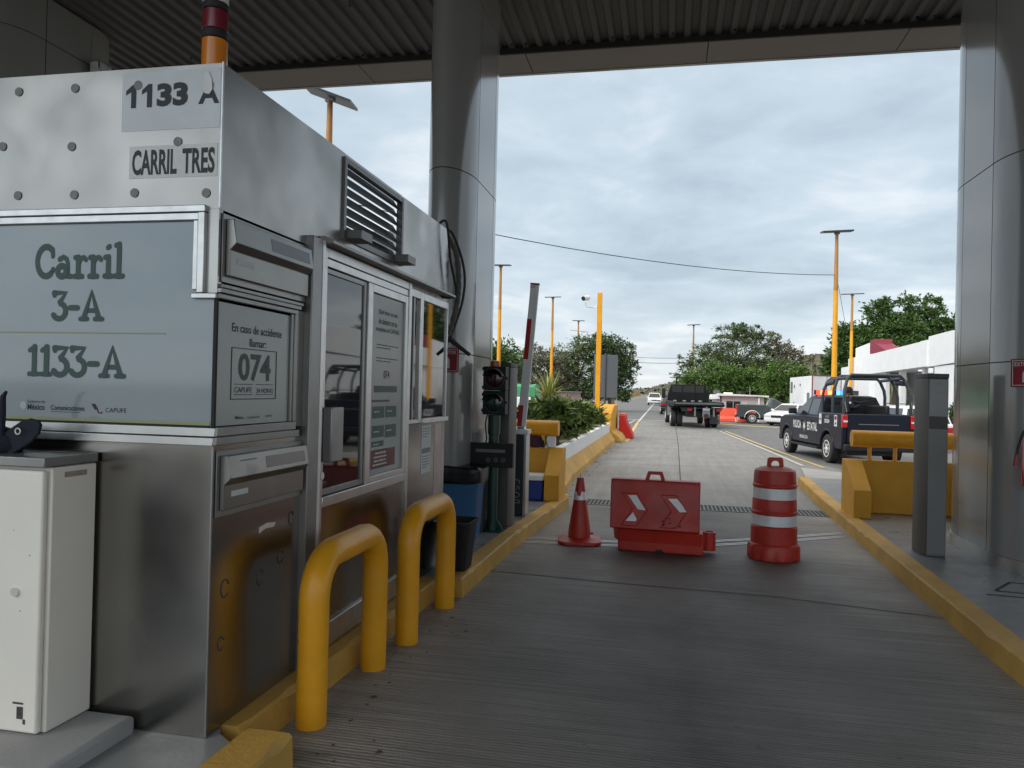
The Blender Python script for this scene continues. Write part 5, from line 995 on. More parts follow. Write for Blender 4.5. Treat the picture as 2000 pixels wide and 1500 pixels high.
# police pickup with roll cage
PL, PR, PS = (5.02, 20.12, -0.008), rad(9.0), 0.875
pol = pickup('police_pickup', 'dark navy state police pickup with a roll cage and lit red and blue light bar', PL, PR, PS, K['navy'], True, 1.48, 1.34, 1.26, 5.85, 3.75, 1.20)
side = -1.0025; PU, PV = (0, -1, 0), (0, 0, 1)
bd = [c for c in pol.children if c.name.startswith('body')][0]
mb = MB(); write(mb, 'POLICIA', (side, 0, 0), PU, PV, (-4.28, 0.90, -3.50, 1.16), 0.03); write(mb, 'ESTATAL', (side, 0, 0), PU, PV, (-2.92, 0.88, -2.02, 1.14), 0.03); write(mb, 'SINALOA', (side, 0, 0), PU, PV, (-3.62, 0.60, -2.85, 0.71), 0.02)
mb.build('door_lettering', K['paper'], bd, world=False, sharp=0)
mb = MB(); cy, cz = 3.20, 1.00; st = [(cy-(0.20 if k % 2 == 0 else 0.085)*math.sin(math.pi*k/7)*1.0, cz+(0.24 if k % 2 == 0 else 0.10)*math.cos(math.pi*k/7)) for k in range(14)]
mb.add([(side, y, z) for y, z in st], [tuple(range(14))]); em = mb.build('star_emblem', K['ink_grey'], bd, world=False, sharp=0)
mb = MB(); mb.add([(side-0.001, cy-0.075*math.sin(rad(a)), cz+0.09*math.cos(rad(a))) for a in range(0, 360, 30)], [tuple(range(12))]); mb.build('emblem_centre', K['reflect'], em, world=False, sharp=0)
mb = MB(); write(mb, '3024', (side, 0, 0), PU, PV, (-1.42, 1.17, -1.02, 1.29), 0.03); mb.box(side-0.001, side, 1.66, 1.86, 1.12, 1.43); mb.box(side-0.001, side, 0.42, 0.64, 1.10, 1.42); mb.build('number_decal', K['paper'], bd, world=False, sharp=0)
mb = MB(); write(mb, '447', (side, 0, 0), PU, PV, (-1.36, 1.31, -1.02, 1.41), 0.03); mb.build('unit_number', K['ink_grey'], bd, world=False, sharp=0)
mb = MB(); mb.box(side-0.003, side-0.0015, 0.45, 0.61, 1.29, 1.39); mb.build('red_decal', K['ink_maroon'], bd, world=False, sharp=0)
mb = MB(); mb.box(side-0.003, side-0.0015, 1.70, 1.82, 1.24, 1.30).box(side-0.003, side-0.0015, 0.48, 0.58, 1.15, 1.21); mb.build('dark_decal', K['ink'], bd, world=False, sharp=0)
MB().box(-0.55, 0.55, 0.022, 0.0285, 1.18, 1.20).build('tailgate_crease', K['alu_dark'], pol, world=False, sharp=0)
cg = 0.045      # roll cage: three transverse hoops tied by padded side bars
for k, (y, zt_, lean) in enumerate(((0.14, 2.57, 0.16), (0.98, 2.55, 0.08), (1.82, 2.50, 0.0))):
    left = [(-0.92, y, 1.48), (-0.92, y, 1.95), (-0.89, y+lean*0.4, 2.15), (-0.78, y+lean, zt_-0.10), (-0.68, y+lean, zt_)]
    MB().tube(left+[(-p[0], p[1], p[2]) for p in left[::-1]], cg, 10).build('cage_hoop', K['charcoal'], pol, world=False)
for s_ in (-1, 1):
    MB().tube([(s_*0.74, 0.30, 2.50), (s_*0.74, 1.82, 2.44)], cg, 10).build('cage_bar', K['charcoal'], pol, world=False)
    MB().tube([(s_*0.80, 0.32, 2.36), (s_*0.80, 0.75, 2.38)] if s_ > 0 else [(s_*0.80, 1.15, 2.38), (s_*0.80, 1.78, 2.34)], 0.075, 12).build('cage_padding', mat('dull_purple_foam', (0.03, 0.022, 0.055), 0.8, 0, 0.2, 8) if s_ > 0 else K['charcoal'], pol, world=False)
    MB().tube([(s_*0.92, 0.14, 1.9), (s_*0.90, -0.02, 1.52)], 0.016, 6).build('cage_stay', K['charcoal'], pol, world=False)
bench = MB().box(0.0, 0.42, 0.30, 1.70, 0.741, 1.36).box(0.30, 0.42, 0.30, 1.70, 1.361, 1.72).build('bed_bench', K['black'], pol, world=False, bevel=0.04)
MB().prism([(0.92, 1.40), (0.62, 1.95), (-0.1, 1.98), (-0.25, 1.40)], 'y', 1.72, 1.80).build('bulkhead', K['black'], pol, world=False, bevel=0.02)
mb = MB().box(-0.68, 0.66, 3.10, 3.32, 2.0, 2.15); lb = mb.build('light_bar', K['black'], pol, world=False, bevel=0.02)
E_R = mat('lit_red_lamp', (0.5, 0.01, 0.005), 0.3, 0, 0, emit=((1.0, 0.05, 0.02), 3.0)); E_O = mat('lit_orange_lamp', (0.6, 0.12, 0.02), 0.3, 0, 0, emit=((1.0, 0.17, 0.04), 4.0)); E_B = mat('lit_blue_lamp', (0.02, 0.08, 0.6), 0.3, 0, 0, emit=((0.02, 0.13, 1.0), 4)); E_C = mat('lit_pale_blue_lamp', (0.2, 0.4, 0.7), 0.3, 0, 0, emit=((0.05, 0.30, 1.0), 3.5))
for x0, x1, m_ in ((-0.67, -0.56, E_R), (-0.55, -0.42, E_O), (-0.41, -0.33, E_R), (-0.32, -0.19, E_O), (-0.18, -0.10, E_R), (-0.04, 0.06, E_C), (0.07, 0.26, E_B), (0.30, 0.63, K['glass'])):
    MB().box(x0, x1, 3.085, 3.099, 2.01, 2.14).build('lamp', m_, lb, world=False, sharp=0)
MB().tube([(-0.45, 2.85, 1.95), (-0.45, 2.80, 2.75)], 0.008, 6).build('aerial', K['black'], pol, world=False)

# officer seated in the bed
def figure(name, label, tr, pts, edges, radii, parent_loc, rz, sc, skin_z):
    t = thing(name, label, 'person', parent_loc, rz, None, sc)
    ks = list(pts); me = bpy.data.meshes.new('body'); me.from_pydata([pts[k] for k in ks], [(ks.index(a), ks.index(b)) for a, b in edges], [])
    o = bpy.data.objects.new('tmp', me); COL.objects.link(o); sk = o.modifiers.new('s', 'SKIN'); o.modifiers.new('u', 'SUBSURF').levels = 2
    for i, k in enumerate(ks):
        r = radii[k]; me.skin_vertices[0].data[i].radius = r if isinstance(r, tuple) else (r, r); me.skin_vertices[0].data[i].use_root = (i == 0)
    bpy.context.view_layer.update(); dg = bpy.context.evaluated_depsgraph_get(); m2 = bpy.data.meshes.new_from_object(o.evaluated_get(dg)); bpy.data.objects.remove(o)
    m2.name = 'body'; m2.materials.clear(); m2.materials.append(K['cloth']); m2.materials.append(K['skin'])
    for p in m2.polygons: p.use_smooth = True; p.material_index = 1 if p.center.z > skin_z else 0
    b = bpy.data.objects.new('body', m2); COL.objects.link(b); b.parent = t; return t, b
pw = Matrix.Translation(PL) @ Matrix.Rotation(PR, 4, 'Z') @ Matrix.Scale(PS, 4)
ploc = pw @ Vector((-0.44, 1.28, 0.80))
P_ = dict(pel=(0, 0, 0.52), ab=(0.02, 0, 0.72), ch=(0.03, 0, 0.95), nk=(0.04, 0, 1.12), nt=(0.05, 0, 1.18), hd=(0.06, 0, 1.27), ht=(0.06, 0, 1.36),
          ls=(0.03, 0.19, 1.05), le=(0.10, 0.25, 0.80), lw=(0.32, 0.16, 0.82), lh=(0.40, 0.12, 0.85), rs=(0.03, -0.19, 1.05), re=(0.12, -0.26, 0.82), rw=(0.33, -0.12, 0.90), rh=(0.42, -0.06, 0.93),
          lhp=(0.02, 0.10, 0.48), lk=(0.42, 0.14, 0.46), la=(0.44, 0.14, 0.08), lf=(0.58, 0.15, 0.05), rhp=(0.02, -0.10, 0.48), rk=(0.42, -0.14, 0.46), ra=(0.44, -0.14, 0.08), rf=(0.58, -0.15, 0.05))
E_ = [('pel', 'ab'), ('ab', 'ch'), ('ch', 'nk'), ('nk', 'nt'), ('nt', 'hd'), ('hd', 'ht'), ('ch', 'ls'), ('ls', 'le'), ('le', 'lw'), ('lw', 'lh'), ('ch', 'rs'), ('rs', 're'), ('re', 'rw'), ('rw', 'rh'),
      ('pel', 'lhp'), ('lhp', 'lk'), ('lk', 'la'), ('la', 'lf'), ('pel', 'rhp'), ('rhp', 'rk'), ('rk', 'ra'), ('ra', 'rf')]
R_ = dict(pel=(0.15, 0.17), ab=(0.13, 0.16), ch=(0.14, 0.18), nk=0.065, nt=0.055, hd=0.10, ht=0.085, ls=0.085, le=0.058, lw=0.042, lh=0.045, rs=0.085, re=0.058, rw=0.042, rh=0.045, lhp=0.10, lk=0.072, la=0.052, lf=0.045, rhp=0.10, rk=0.072, ra=0.052, rf=0.045)
off, ob = figure('person', 'police officer in dark uniform and helmet seated in the pickup bed holding a rifle', None, P_, E_, R_, ploc, PR, PS*1.0, 1.16)
MB().loft([[(0.055+0.135*c*math.cos(rad(a)), 0.118*c*math.sin(rad(a)), z) for a in range(0, 360, 20)] for z, c in ((1.27, 1.0), (1.32, 1.04), (1.38, 0.98), (1.43, 0.75), (1.455, 0.35))]).build('helmet', K['black'], off, world=False, sharp=60)
MB().loft([[(0.03+0.165*c*math.cos(rad(a)), 0.20*c*math.sin(rad(a)), z) for a in range(0, 360, 20)] for z, c in ((0.70, 0.92), (0.80, 1.0), (0.98, 1.0), (1.08, 0.82))]).build('vest', mat('black_vest', (0.010, 0.010, 0.012), 0.8, 0, 0.3, 20), off, world=False, sharp=60)
MB().disc((0.02, -0.272, 0.98), (-0.2, -1, 0.2), 0.03, 6, 0.01).build('shoulder_patch', K['reflect'], off, world=False, sharp=0)
gun = thing('rifle', 'black rifle held across the lap of the officer in the pickup bed', 'rifle', pw @ Vector((-0.44, 1.28, 0.80)), PR, None, PS)
MB().tube([(0.15, -0.16, 1.02), (0.36, -0.10, 0.98)], 0.03, 8).tube([(0.36, -0.10, 0.98), (0.58, -0.03, 1.03)], [0.028, 0.022], 8).box(0.38, 0.42, -0.12, -0.08, 0.86, 0.97).build('receiver', K['black'], gun, world=False)
MB().tube([(0.58, -0.03, 1.03), (0.86, 0.05, 1.10)], 0.012, 8).build('barrel', K['black'], gun, world=False)

# flatbed tow truck
tow = thing('tow_truck', 'black flatbed tow truck driving away up the road', 'tow truck', (1.42, 38.25, -0.008), rad(4.5))
MB().prism([(0.0, 1.12), (0.0, 1.19), (0.5, 1.235), (5.3, 1.235), (5.3, 1.10), (0.5, 1.06)], 'x', -1.2, 1.22).build('flat_deck', K['tow'], tow, world=False, bevel=0.01)
mb = MB()
for x in (-1.2, 1.13): mb.box(x, x+0.09, 0.3, 5.28, 1.236, 1.30)
mb.build('deck_rail', K['charcoal'], tow, world=False, bevel=0.01)
mb = MB()
for x in (-0.75, -0.25, 0.2, 0.6): mb.box(x-0.09, x+0.09, 4.6, 4.9, 1.236, 1.33)
mb.build('winch_block', K['alu_dark'], tow, world=False, bevel=0.02)
MB().box(-0.5, 0.5, 0.6, 7.2, 0.55, 0.85).build('chassis', K['rubber'], tow, world=False, sharp=0)
MB().loft([[(-1.12, 5.36, 1.236), (1.12, 5.36, 1.236), (1.12, 5.44, 1.236), (-1.12, 5.44, 1.236)], [(-1.08, 5.36, 1.72), (1.08, 5.36, 1.72), (1.08, 5.44, 1.72), (-1.08, 5.44, 1.72)], [(-0.92, 5.36, 2.20), (0.92, 5.36, 2.20), (0.92, 5.44, 2.20), (-0.92, 5.44, 2.20)]]).build('headboard', K['tow'], tow, world=False, bevel=0.02)
mb = MB().box(-0.86, 0.86, 5.352, 5.359, 1.76, 2.14); mb.build('mesh_panel', K['joint'], tow, world=False, sharp=0)
mb = MB()
for a, b in (((-0.32), 1.76), (0.36, 1.76)): mb.box(a, a+0.05, 5.345, 5.3515, 1.25, 2.16)
mb.build('headboard_post', K['tow'], tow, world=False, sharp=0)
mb = MB()
for x in (-0.62, 0.35): mb.box(x-0.04, x+0.04, 5.38, 5.43, 2.201, 2.56)
mb.box(-1.0, 0.85, 5.37, 5.45, 2.561, 2.60); mb.box(-0.5, 0.2, 5.375, 5.42, 2.48, 2.51); mb.build('light_rack', K['tow'], tow, world=False, sharp=0)
cabp = skin_poly([(5.5, 0.75), (5.5, 1.4), (7.1, 1.36), (8.1, 1.22), (8.25, 0.9), (8.25, 0.6)], [(7.35, 0.5, 0.46)], 0.55, 5.5, 8.2)
MB().prism(cabp, 'x', -1.0, 1.0).build('body', K['tow'], tow, world=False, bevel=0.06, seg=3)
g = greenhouse(tow, K['tow'], 1.36, 2.10, 5.5, 7.15, 5.55, 6.6, 0.98, 0.86); gwin(tow, g, 1.36, 2.10, 0.98, 0.86, [(5.7, 6.85, 5.72, 6.5)], 1.42, 2.02, K['glass_car'])
for s_ in (-1, 1):
    MB().box(s_*1.13, s_*1.33, 6.62, 6.74, 1.42, 1.98).build('mirror', K['black'], tow, world=False, bevel=0.03); MB().tube([(s_*0.95, 6.7, 1.50), (s_*1.16, 6.68, 1.55)], 0.02, 6).tube([(s_*0.95, 6.7, 1.85), (s_*1.16, 6.68, 1.85)], 0.02, 6).build('mirror_arm', K['black'], tow, world=False)
    wheel(tow, s_*0.92, 7.35, 0.43, 0.27, 0.6); wheel(tow, s_*0.72, 2.35, 0.46, 0.26, 0.6, K['charcoal']); wheel(tow, s_*1.04, 2.35, 0.46, 0.26, 0.6)
    MB().box(s_*1.12, s_*1.05, 3.1, 5.2, 0.5, 1.0).build('side_box', K['alu_dark'], tow, world=False, bevel=0.02)
MB().box(-0.85, 1.18, 0.30, 0.38, 0.96, 1.03).build('light_beam', K['charcoal'], tow, world=False, bevel=0.01)
for x in (-0.42, 0.98): MB().box(x-0.12, x+0.12, 0.27, 0.299, 0.86, 0.985).build('tail_light', mat('bright_red_lens', (0.6, 0.02, 0.04), 0.3, 0, 0.05, 5), tow, world=False, bevel=0.01)  # plain bright red base colour, without emission
MB().box(-0.80, -0.56, 0.26, 0.36, 0.84, 0.97).build('light_bracket', K['charcoal'], tow, world=False, sharp=0)
MB().box(-0.20, -0.12, 0.28, 0.34, 0.60, 1.05).build('tail_post', K['alu_dark'], tow, world=False, sharp=0); MB().box(0.70, 0.78, 0.28, 0.34, 0.60, 1.05).build('tail_post', K['alu_dark'], tow, world=False, sharp=0)
MB().box(0.20, 0.56, 0.28, 0.36, 0.55, 1.03).build('tow_bracket', K['alu_dark'], tow, world=False, bevel=0.02); MB().box(0.22, 0.54, 0.272, 0.279, 0.90, 1.0).build('plate', K['white'], tow, world=False, sharp=0); MB().tube([(0.38, 0.25, 0.62), (0.38, 0.5, 0.62)], 0.12, 12).build('hitch', K['rubber'], tow, world=False)
mb = MB()
for k in range(6): mb.box(0.72, 1.22, 1.62, 1.635, 0.20+k*0.075, 0.265+k*0.075)
mb.build('mud_flap', mat('ribbed_mud_flap', (0.10, 0.10, 0.10), 0.45, 0.4, 0.1, 5), tow, world=False, sharp=0)
MB().box(0.70, 1.22, 1.60, 1.66, 0.66, 1.02).build('fender', K['tow'], tow, world=False, bevel=0.02); MB().box(-1.22, -0.60, 1.60, 3.1, 0.95, 1.0).build('fender', K['tow'], tow, world=False, bevel=0.02)

# parked vehicles
pickup('parked_pickup', 'dark grey green single cab pickup parked beside the orange barriers', (3.98, 48.4, -0.008), rad(-92), 0.80, K['grey_car'], False, 1.42, 1.30, 1.15, 5.2, 3.2, 1.12)
sedan_top = [(0.05, 0.5), (0.02, 0.98), (0.35, 1.02), (3.1, 0.98), (4.2, 0.80), (4.42, 0.68), (4.46, 0.42)]
sed = dict(hw=0.86, top=sedan_top, zb=0.24, L=4.46, wheels=(0.85, 3.5), r=0.32, gh=(0.94, 1.42, 0.35, 3.45, 1.0, 2.4, 0.80, 0.62), spans=[(0.75, 1.72, 1.08, 1.74), (1.80, 3.05, 1.80, 2.38)])
closed_car('white_car', 'white saloon car half hidden behind the police pickup', 'car', (7.9, 48.3, -0.008), rad(148), 0.86, K['white_car'], **sed)
suv_top = [(0.05, 0.5), (0.02, 1.05), (0.3, 1.08), (3.4, 1.06), (4.35, 0.98), (4.58, 0.8), (4.6, 0.45)]
suv = dict(hw=0.92, top=suv_top, zb=0.32, L=4.6, wheels=(0.9, 3.65), r=0.37, gh=(1.02, 1.66, 0.05, 3.5, 0.32, 2.75, 0.87, 0.70), spans=[(0.35, 1.0, 0.52, 1.0), (1.08, 1.98, 1.08, 1.98), (2.06, 3.15, 2.06, 2.70)])
closed_car('parked_suv', 'white estate car with roof rails parked behind the roll cage of the police pickup', 'car', (8.10, 26.6, -0.008), rad(6), 0.86, K['white_car'], rail=True, **suv)
closed_car('distant_suv', 'white off road car coming along the far road', 'car', (-2.15, 112, -0.008), rad(182), 1.0, K['white_car'], **suv)
silver = mat('silver_car_paint', (0.30, 0.31, 0.32), 0.3, 0.5, 0.05, 2, coat=0.5)
closed_car('distant_car', 'dark silver car waiting beside the brick wall on the left', 'car', (-7.9, 83, -0.008), rad(183), 0.95, silver, **sed)
closed_car('dark_car', 'dark car just ahead of the tow truck on its left', 'car', (0.22, 62.0, -0.008), rad(2), 0.95, mat('black_car_paint', (0.015, 0.015, 0.018), 0.25, 0, 0.1, 2, coat=0.5), **suv)
# white truck with a green tarpaulin, behind the planter
gt = thing('tarpaulin_truck', 'small white truck with a green tarpaulin over its load behind the planter', 'truck', (-7.0, 34.5, -0.008))
MB().box(-9.4, -6.0, 34.0, 35.6, 0.5, 1.36).build('load_bed', K['white_car'], gt, bevel=0.05)
mb = MB(); r_ = random.Random(3); xs = np.linspace(-9.3, -5.95, 14); mb.loft([[(x, 34.05, 1.37), (x, 34.02, 1.80+r_.uniform(-0.03, 0.05)), (x, 34.5, 1.97+r_.uniform(-0.04, 0.05)), (x, 35.3, 1.92), (x, 35.55, 1.37)] for x in xs])
mb.build('tarpaulin', mat('green_tarpaulin', (0.05, 0.30, 0.13), 0.5, 0, 0.15, 3), gt, sharp=30)
MB().prism([(-6.0, 0.5), (-6.0, 1.30), (-5.5, 1.22), (-5.0, 0.95), (-4.6, 0.85), (-4.55, 0.5)], 'y', 34.05, 35.55).build('cab', K['white_car'], gt, bevel=0.08, seg=3)
for x in (-8.6, -5.2): MB().tube([(x, 34.0, 0.36), (x, 34.25, 0.36)], 0.36, 20).build('wheel', K['rubber'], gt)
# ------------------------------------------------------------------ buildings on the right
bld = thing('white_building', 'long low white building with a stepped parapet and porch at the right', 'building', (13, 43, 0))
FX = 11.0
prof = [(53.7, 3.62), (51.7, 3.64), (51.68, 4.12), (49.8, 4.14), (49.78, 4.68), (46.5, 4.80), (46.48, 4.16), (45.9, 4.14), (36.4, 4.28), (36.38, 4.42), (33.6, 4.46), (30.0, 4.26)]
low = [(30.0, 3.22), (36.3, 3.10), (37.3, 3.12), (46.4, 3.04), (46.42, 3.0), (53.7, 3.0)]
MB().prism(prof+low, 'x', FX, FX+0.25).build('parapet', K['white'], bld, bevel=0.01)
MB().box(FX-0.06, FX-0.001, 37.3, 36.4, 3.12, 4.27).build('parapet_pier', K['white'], bld, sharp=0)
MB().box(FX+0.02, FX+0.25, 46.5, 53.7, -0.01, 2.999).build('wall', K['white'], bld, sharp=0)
MB().box(FX+0.251, FX+0.45, 44.0, 46.5, -0.01, 3.04).build('wall', K['white'], bld, sharp=0)
MB().box(FX+2.0, FX+2.2, 36.0, 46.5, -0.01, 3.1).build('porch_wall', K['white'], bld, sharp=0)
MB().box(FX+0.05, FX+0.30, 29.0, 35.7, -0.01, 3.099).build('wall', K['white'], bld, sharp=0)
MB().box(FX+0.30, FX+2.0, 35.5, 35.7, -0.01, 3.09).build('wall', K['white'], bld, sharp=0)
MB().box(FX+0.255, FX+9, 29.0, 53.7, 3.10, 3.25).build('roof', K['white'], bld, sharp=0)
MB().box(FX+0.301, FX+9, 29.0, 29.2, -0.01, 3.09).build('wall', K['white'], bld, sharp=0)
MB().box(FX+9.001, FX+9.2, 29.0, 53.7, -0.01, 3.25).build('wall', K['white'], bld, sharp=0)
MB().prism([(FX+0.251, 3.251), (FX+9, 3.251), (FX+9, 3.6), (FX+0.251, 4.2)], 'y', 29.99, 30.2).build('end_parapet', K['white'], bld, sharp=0)
for y in (38.0, 41.6): MB().box(FX+0.28, FX+0.55, y-0.15, y+0.15, -0.01, 3.095).build('porch_column', K['white'], bld, bevel=0.01)
MB().box(FX+1.95, FX+1.995, 42.4, 44.2, 0.0, 2.5).build('doorway', mat('dark_door', (0.03, 0.022, 0.018), 0.5, 0, 0.1, 3), bld, sharp=0)
MB().box(FX+1.96, FX+1.995, 39.6, 40.6, 1.1, 2.0).build('poster', mat('blue_poster', (0.05, 0.09, 0.20), 0.5, 0, 0.3, 4), bld, sharp=0)
MB().box(FX+0.9, FX+1.1, 39.6, 40.8, 3.06, 3.098).build('porch_lamp', mat('lit_tube', (0.8, 0.8, 0.75), 0.5, 0, 0, emit=((1, 0.95, 0.85), 1.5)), bld, sharp=0)
MB().prism([(46.45, 4.17), (46.5, 4.92), (45.4, 4.94), (45.35, 4.72), (43.2, 4.2), (43.2, 4.17)], 'x', FX+0.02, FX+0.9).build('roof_turret', K['maroon'], bld, bevel=0.01)
spk = thing('wall_speaker', 'small white lamp housing under the porch edge of the white building', 'wall lamp', (FX-0.05, 35.9, 2.85)); MB().box(FX-0.12, FX+0.04, 35.75, 36.0, 2.80, 3.02).build('housing', K['white'], spk, bevel=0.03); MB().tube([(FX-0.04, 35.87, 3.02), (FX-0.04, 35.87, 3.1)], 0.02, 6).build('stem', K['charcoal'], spk)
pot = thing('flower_box', 'maroon planter box with a green shrub in front of the white building', 'planter', (10.1, 30.4, 0)); MB().box(9.78, 10.45, 30.0, 30.9, -0.008, 0.82).build('box', K['maroon'], pot, bevel=0.02)
bx = thing('white_container', 'white box container with red edge trim parked by the white building', 'container', (8.6, 49, 0))
pl = [(7.82, 45.5), (9.66, 47.1), (9.42, 53.6), (7.58, 52.0)]
MB().prism(pl, 'z', 0.35, 2.86).build('box', K['white'], bx, bevel=0.02)
mb = MB(); V2 = lambda a, b, t: (a[0]+(b[0]-a[0])*t, a[1]+(b[1]-a[1])*t)
mb.tube([(*pl[0], 0.4), (*pl[0], 2.88), (*pl[1], 2.88), (*pl[1], 0.4)], 0.035, 6); mb.build('red_trim', K['sign_red'], bx)
for t0, t1, z0, z1 in ((0.10, 0.2, 1.3, 1.9), (0.86, 0.95, 1.9, 2.6), (0.75, 0.79, 2.2, 2.4), (0.76, 0.79, 1.1, 1.35), (0.48, 0.52, 2.3, 2.45)):
    a, b = V2(pl[0], pl[3], t0), V2(pl[0], pl[3], t1); MB().quad((a[0]-0.02, a[1], z0), (b[0]-0.02, b[1], z0), (b[0]-0.02, b[1], z1), (a[0]-0.02, a[1], z1)).build('vent_panel', K['ink_grey'], bx, sharp=0)
mb = MB()
for t in (0.2, 0.8): 
    a = V2(pl[0], pl[1], t); b = V2(pl[3], pl[2], t); mb.tube([(*a, -0.008), (*a, 0.36)], 0.06, 6); mb.tube([(*b, -0.008), (*b, 0.36)], 0.06, 6)
mb.build('legs', K['charcoal'], bx)
hut = thing('guard_hut', 'small pale pink guard hut with a sliding window beyond the orange barriers', 'hut', (4.2, 53, 0))
HY = 51.5
MB().box(3.28, 5.95, HY, HY+2.6, -0.01, 1.60).build('wall', K['pinkwall'], hut, sharp=0)
MB().box(2.85, 3.279, HY+0.3, HY+2.3, -0.01, 1.40).build('wall', K['white'], hut, sharp=0)
MB().prism([(3.05, 1.605), (3.05, 1.75), (6.2, 1.67), (6.2, 1.55), (5.7, 1.602)], 'y', HY-0.35, HY+2.9).build('roof', K['roof_edge'], hut, bevel=0.01)
MB().prism([(2.62, 1.36), (2.62, 1.50), (2.72, 1.68), (3.20, 1.68), (3.20, 1.41)], 'y', HY-0.2, HY+2.5).build('side_roof', K['white'], hut, bevel=0.01)
fw = MB().box(3.58, 4.52, HY-0.03, HY-0.001, 0.60, 1.30).build('window', K['alu'], hut, sharp=0); MB().box(3.62, 4.02, HY-0.036, HY-0.031, 0.63, 1.27).box(4.08, 4.48, HY-0.036, HY-0.031, 0.63, 1.27).build('pane', K['glass'], fw, sharp=0)
MB().box(4.92, 5.46, HY-0.02, HY-0.001, 0.0, 1.25).build('door', mat('beige_door', (0.48, 0.42, 0.39), 0.6, 0, 0.05, 2), hut, sharp=0)
MB().tube([(5.62, HY-0.2, 0.0), (5.62, HY-0.2, 1.5)], 0.05, 8).build('post', K['white'], hut); MB().tube([(3.27, HY-0.05, 0.0), (3.27, HY-0.05, 1.56)], 0.03, 8).build('drainpipe', K['charcoal'], hut)
MB().lathe([(1.66, 0.30), (1.80, 0.27), (1.93, 0.24), (1.94, 0.05)], (4.62, HY+1.3), 16).build('water_tank', K['black'], hut); MB().box(3.5, 4.05, HY+0.6, HY+1.2, 1.66, 1.83).build('cooler_unit', K['white'], hut, bevel=0.02)
MB().loft([[(3.05+0.24*c*math.cos(rad(a))+o*0.4, HY+0.9-o, 1.83+0.16*c*math.sin(rad(a))) for a in range(0, 360, 20)] for c, o in ((1, 0.0), (0.9, -0.06), (0.4, -0.10))]).build('dish', K['grey_sign'], hut); MB().tube([(5.15, HY+0.8, 1.6), (5.15, HY+0.8, 2.2)], 0.015, 6).build('mast', K['alu'], hut)
for k, (x, y, rz) in enumerate(((2.45, 50.4, 0), (3.62, 50.2, -4), (4.75, 49.9, -6))):
    t = thing('orange_barrier', ['orange red plastic barrier behind the tow truck, nearest the road', 'orange red plastic barrier between the tow truck and the grey pickup', 'orange red plastic barrier half hidden behind the grey pickup'][k], 'road barrier', (x, y, -0.008), rad(rz), group='orange barriers in front of the guard hut')
    MB().prism([(-0.26, 0), (-0.26, 0.2), (-0.14, 0.34), (-0.10, 0.80), (0.10, 0.80), (0.14, 0.34), (0.26, 0.2), (0.26, 0)], 'x', -0.55, 0.55).build('body', K['red_orange'], t, world=False, bevel=0.03)
    MB().box(-0.5, 0.5, -0.08, 0.08, 0.801, 0.85).build('rim', K['red_orange'], t, world=False, bevel=0.02)
    MB().prism([(0.46, 0.02), (0.54, 0.02), (0.50, 0.30), (0.56, 0.78), (0.50, 0.78), (0.44, 0.34)], 'y', -0.285, -0.262).build('pale_edge', K['roof_edge'], t, world=False, sharp=0)
wl_ = thing('brick_wall', 'low pink brick wall along the road behind the planter', 'wall', (-8, 66, 0))
bm_ = mat('pink_brick', (0.34, 0.22, 0.19), 0.8, 0, 0.1, 3)
nt = bm_.node_tree; bt = nt.nodes.new('ShaderNodeTexBrick'); bt.inputs['Color1'].default_value = (0.36, 0.23, 0.20, 1); bt.inputs['Color2'].default_value = (0.29, 0.19, 0.165, 1); bt.inputs['Mortar'].default_value = (0.42, 0.36, 0.33, 1); bt.inputs['Scale'].default_value = 2.2
mp_ = nt.nodes.new('ShaderNodeMapping'); mp_.inputs['Rotation'].default_value = (rad(90), 0, 0); tcn = nt.nodes.new('ShaderNodeTexCoord'); nt.links.new(tcn.outputs['Object'], mp_.inputs[0]); nt.links.new(mp_.outputs[0], bt.inputs['Vector']); nt.links.new(bt.outputs['Color'], nt.nodes['Principled BSDF'].inputs['Base Color'])
MB().prism([(-14, 62.0), (-7.6, 66.0), (-7.45, 65.8), (-13.85, 61.8)], 'z', -0.02, 1.58).build('bricks', bm_, wl_, sharp=0)
MB().prism([(-14, 62.1), (-7.6, 66.1), (-7.35, 65.7), (-13.8, 61.7)], 'z', 1.581, 1.64).build('coping', K['concrete'], wl_, sharp=0)
fs = thing('far_road_sign', 'small pale blue sign board on posts beside the far road', 'road sign', (-12, 210, 0)); MB().box(-13.4, -9.8, 210, 210.1, 1.9, 3.4).build('panel', mat('pale_blue_panel', (0.45, 0.55, 0.60), 0.5, 0, 0.1, 2), fs, sharp=0)
for x in (-12.9, -10.3): MB().box(x-0.1, x+0.1, 210.1, 210.2, -0.01, 1.9).build('post', K['alu'], fs, sharp=0)

